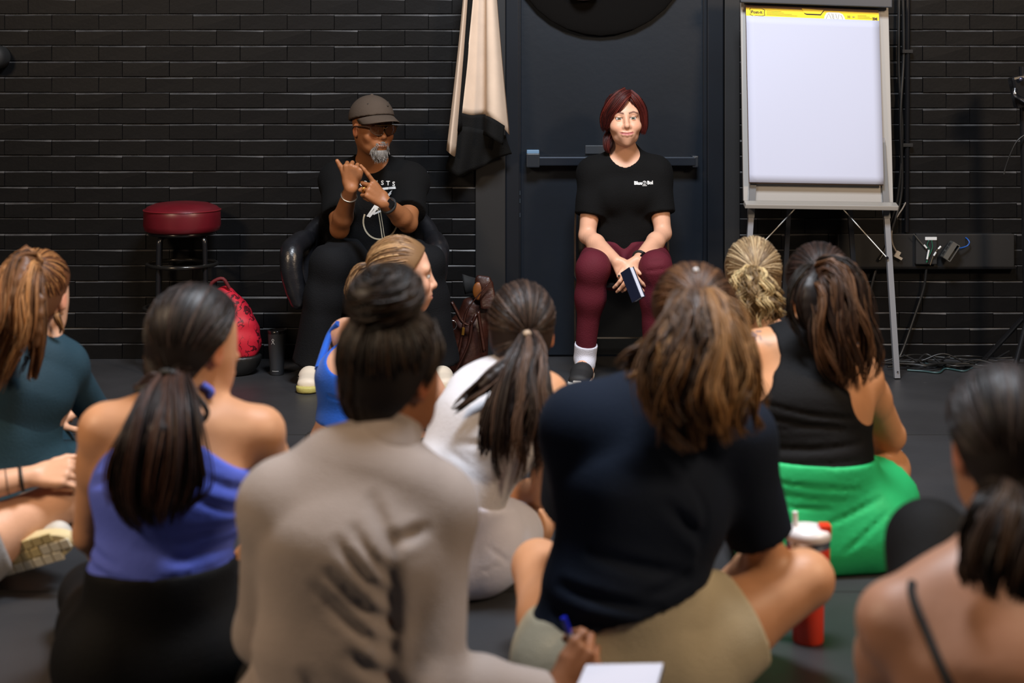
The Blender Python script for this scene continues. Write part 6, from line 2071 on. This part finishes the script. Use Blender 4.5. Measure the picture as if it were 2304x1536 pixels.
def green_woman():
    hd = Head(P(1836, 652, 3.96), yaw=-14, pitch=-4, roll=-3)
    J = dict(pel=P(1848, 1185, 3.85), wai=P(1825, 1050, 3.83), che=P(1815, 905, 3.87), nek=P(1808, 755, 3.92), shL=P(1700, 800, 3.90), shR=P(1930, 850, 3.93),
             elL=P(1640, 985, 4.0), wrL=P(1700, 1080, 4.2), elR=P(2002, 980, 4.08), wrR=P(1925, 965, 4.28),
             knL=P(1700, 1080, 4.25), anL=P(1880, 1170, 4.3), knR=P(1995, 1055, 4.12), anR=P(1950, 1150, 4.32))
    p = Person('woman in black racerback tank and bright green shorts, elbow on her knee', J, W=1.16, skin='#c78f66', head=hd, neck=.05)
    m = fabric('black_rib_tank', (.0042, .0042, .005), .75, sheen=.0)
    Y = 3.75
    fo = [(P(a, b_, Y), P(c, d, Y), r, dp) for a, b_, c, d, r, dp in ((1700, 905, 1850, 935, .007, .005), (1710, 940, 1900, 965, .008, .006), (1720, 965, 1880, 955, .007, .004), (1715, 1010, 1940, 1000, .010, .007), (1800, 925, 1930, 945, .008, .005), (1720, 1040, 1930, 1035, .008, .004))]
    pr = [inflate(q, .010) for q in p.bd['torso']] + [inflate(q, -.004) for q in p.bd['shoulder']] + [inflate(q, .006) for q in p.bd['trap']]
    p.cloth('racerback_tank', pr, m, k=.04, folds=fo, cuts=[(P(1825, 1056, Y), (-0.06, 0, -1))],
            subs=[rc(P(1660, 790, 3.8), P(1730, 790, 3.8), .085, .030), el(P(1655, 840, 3.82), (.095, .2, .085)), el(P(1690, 800, 3.82), (.075, .2, .058)), el(P(1700, 775, 3.82), (.058, .2, .075)),
                  el(P(1920, 800, 3.82), (.085, .2, .09)), el(P(1965, 880, 3.82), (.075, .2, .09)), el(P(1870, 755, 3.82), (.048, .2, .07))], wav=[(.0008, (6, 6, 60), 0)])
    m2 = fabric('bright_green_nylon', '#2bb06a', .55, bump=.1, bscale=60)
    fo = [(P(a, b_, Y), P(c, d, Y), r, dp) for a, b_, c, d, r, dp in ((1730, 1075, 1930, 1095, .006, .005), (1730, 1100, 1900, 1120, .005, .003), (1850, 1170, 1980, 1120, .008, .005), (1890, 1230, 1990, 1150, .008, .005), (1740, 1130, 1860, 1135, .006, .004))]
    p.cloth('shorts', [inflate(q, .018) for q in p.bd['glute']] + [inflate(q_, .014) for q_ in p.bd['torso'][:2]] + trouser(p, 'L', .018, .55) + trouser(p, 'R', .020, .50, flare=.02), m2, k=.055, cuts=[(P(1825, 1040, Y), (0.05, 0, 1))], folds=fo, wav=[(.0018, (22, 10, 12), 0)])
    pal = ['#140b07', '#352014', '#5e4029']
    tp = P(1848, 612, 3.845)
    _, hm = hair_cap(hd, p.o, ['#0d0806', '#20140f', '#3d2a22'], tie=hd.loc([tp])[0], infl=.014, n=900)
    tie_ring(p, tp, (.3, -.8, 0), .022, .006, mat('grey_tie', '#4a4446', .7))
    pony([tp, P(1872, 620, 3.80), P(1890, 680, 3.78), P(1905, 750, 3.765), P(1918, 820, 3.765), P(1925, 880, 3.78)], [.03, .05, .062, .068, .06, .03], p.o, hm, pal, n=1000, amp=.010, freq=1.8, clumps=34, endvar=.3)
    pony([tp, P(1830, 660, 3.80), P(1838, 740, 3.79), P(1850, 800, 3.775)], [.03, .06, .05, .02], p.o, hm, ['#0d0806', '#20140f', '#352014'], n=350, amp=.006, clumps=14, name='under_hair')
    # small dark tattoo marks on the shoulder blade
    b = MB()
    polys = []
    for pts in ([(1694, 758), (1706, 756)], [(1700, 757), (1701, 772)], [(1708, 760), (1708, 772)], [(1712, 757), (1724, 756)], [(1718, 757), (1719, 771)]):
        polys += stroke([P(x, y, 3.8) for x, y in pts], .0028)
    decal(p.o, polys, 'tattoo', mat('faded_tattoo_ink', '#7d6560', .6), p.o, 1.0, lift=.0012, cuts=1)
green_woman()

def near_woman():
    hd = Head(P(2256, 1000, 2.27), yaw=-10, pitch=-6)
    J = dict(pel=P(2250, 1930, 2.15), wai=P(2245, 1700, 2.15), che=P(2245, 1500, 2.17), nek=P(2238, 1270, 2.22), shL=P(2015, 1395, 2.20), shR=P(2470, 1400, 2.22),
             elL=P(1975, 1640, 2.38), wrL=P(2080, 1400, 2.52), elR=P(2500, 1720, 2.3), wrR=P(2400, 1800, 2.5),
             knL=P(2092, 1222, 2.52), anL=P(2120, 1640, 2.60), knR=P(2450, 1500, 2.6), anR=P(2250, 1720, 2.65))
    p = Person('dark-haired woman with thin black strap on bare back, nearest at the right edge', J, W=1.0, skin='#a67a62', head=hd)
    m = fabric('black_leggings', (.0032, .0032, .0036), .75)
    p.cloth('leggings', [inflate(q, .010) for q in p.bd['glute']] + trouser(p, 'L', .008, 1.9) + trouser(p, 'R', .008, 1.9), m, k=.055)
    p.cloth('strappy_top', [inflate(q, .008) for q in p.bd['torso']], fabric('black_rib_tank', (.0042, .0042, .005), .75), k=.04, cuts=[((0, 0, P(0, 1640, 2.1)[2]), (0, .0, 1))])
    g = spline(on_surface(p.o, [(2052, 1308), (2050, 1330), (2062, 1370), (2085, 1425), (2112, 1490), (2135, 1545), (2160, 1610)]), 20)
    b = MB(); b.tube(g, .0062, 8); p.mb(b, 'strap', M_rubber)
    pal = ['#100a07', '#2a1b13', '#4f3826']
    tp = P(2290, 1120, 2.13)
    _, hm = hair_cap(hd, p.o, ['#0c0807', '#1f1613', '#453a38'], tie=hd.loc([tp])[0], infl=.013, n=900)
    pony([tp, P(2290, 1170, 2.09), P(2275, 1240, 2.065), P(2262, 1300, 2.06), P(2250, 1355, 2.06)], [.03, .05, .058, .056, .03], p.o, hm, pal, n=900, amp=.006, freq=1.4, clumps=30, endvar=.2)
    pony([hd.w((-.06, -.05, -.06)), P(2195, 1210, 2.14), P(2178, 1290, 2.12), P(2165, 1322, 2.12)], [.016, .022, .02, .01], p.o, hm, pal, n=160, amp=.003, clumps=8, name='nape_lock', core=False)
near_woman()
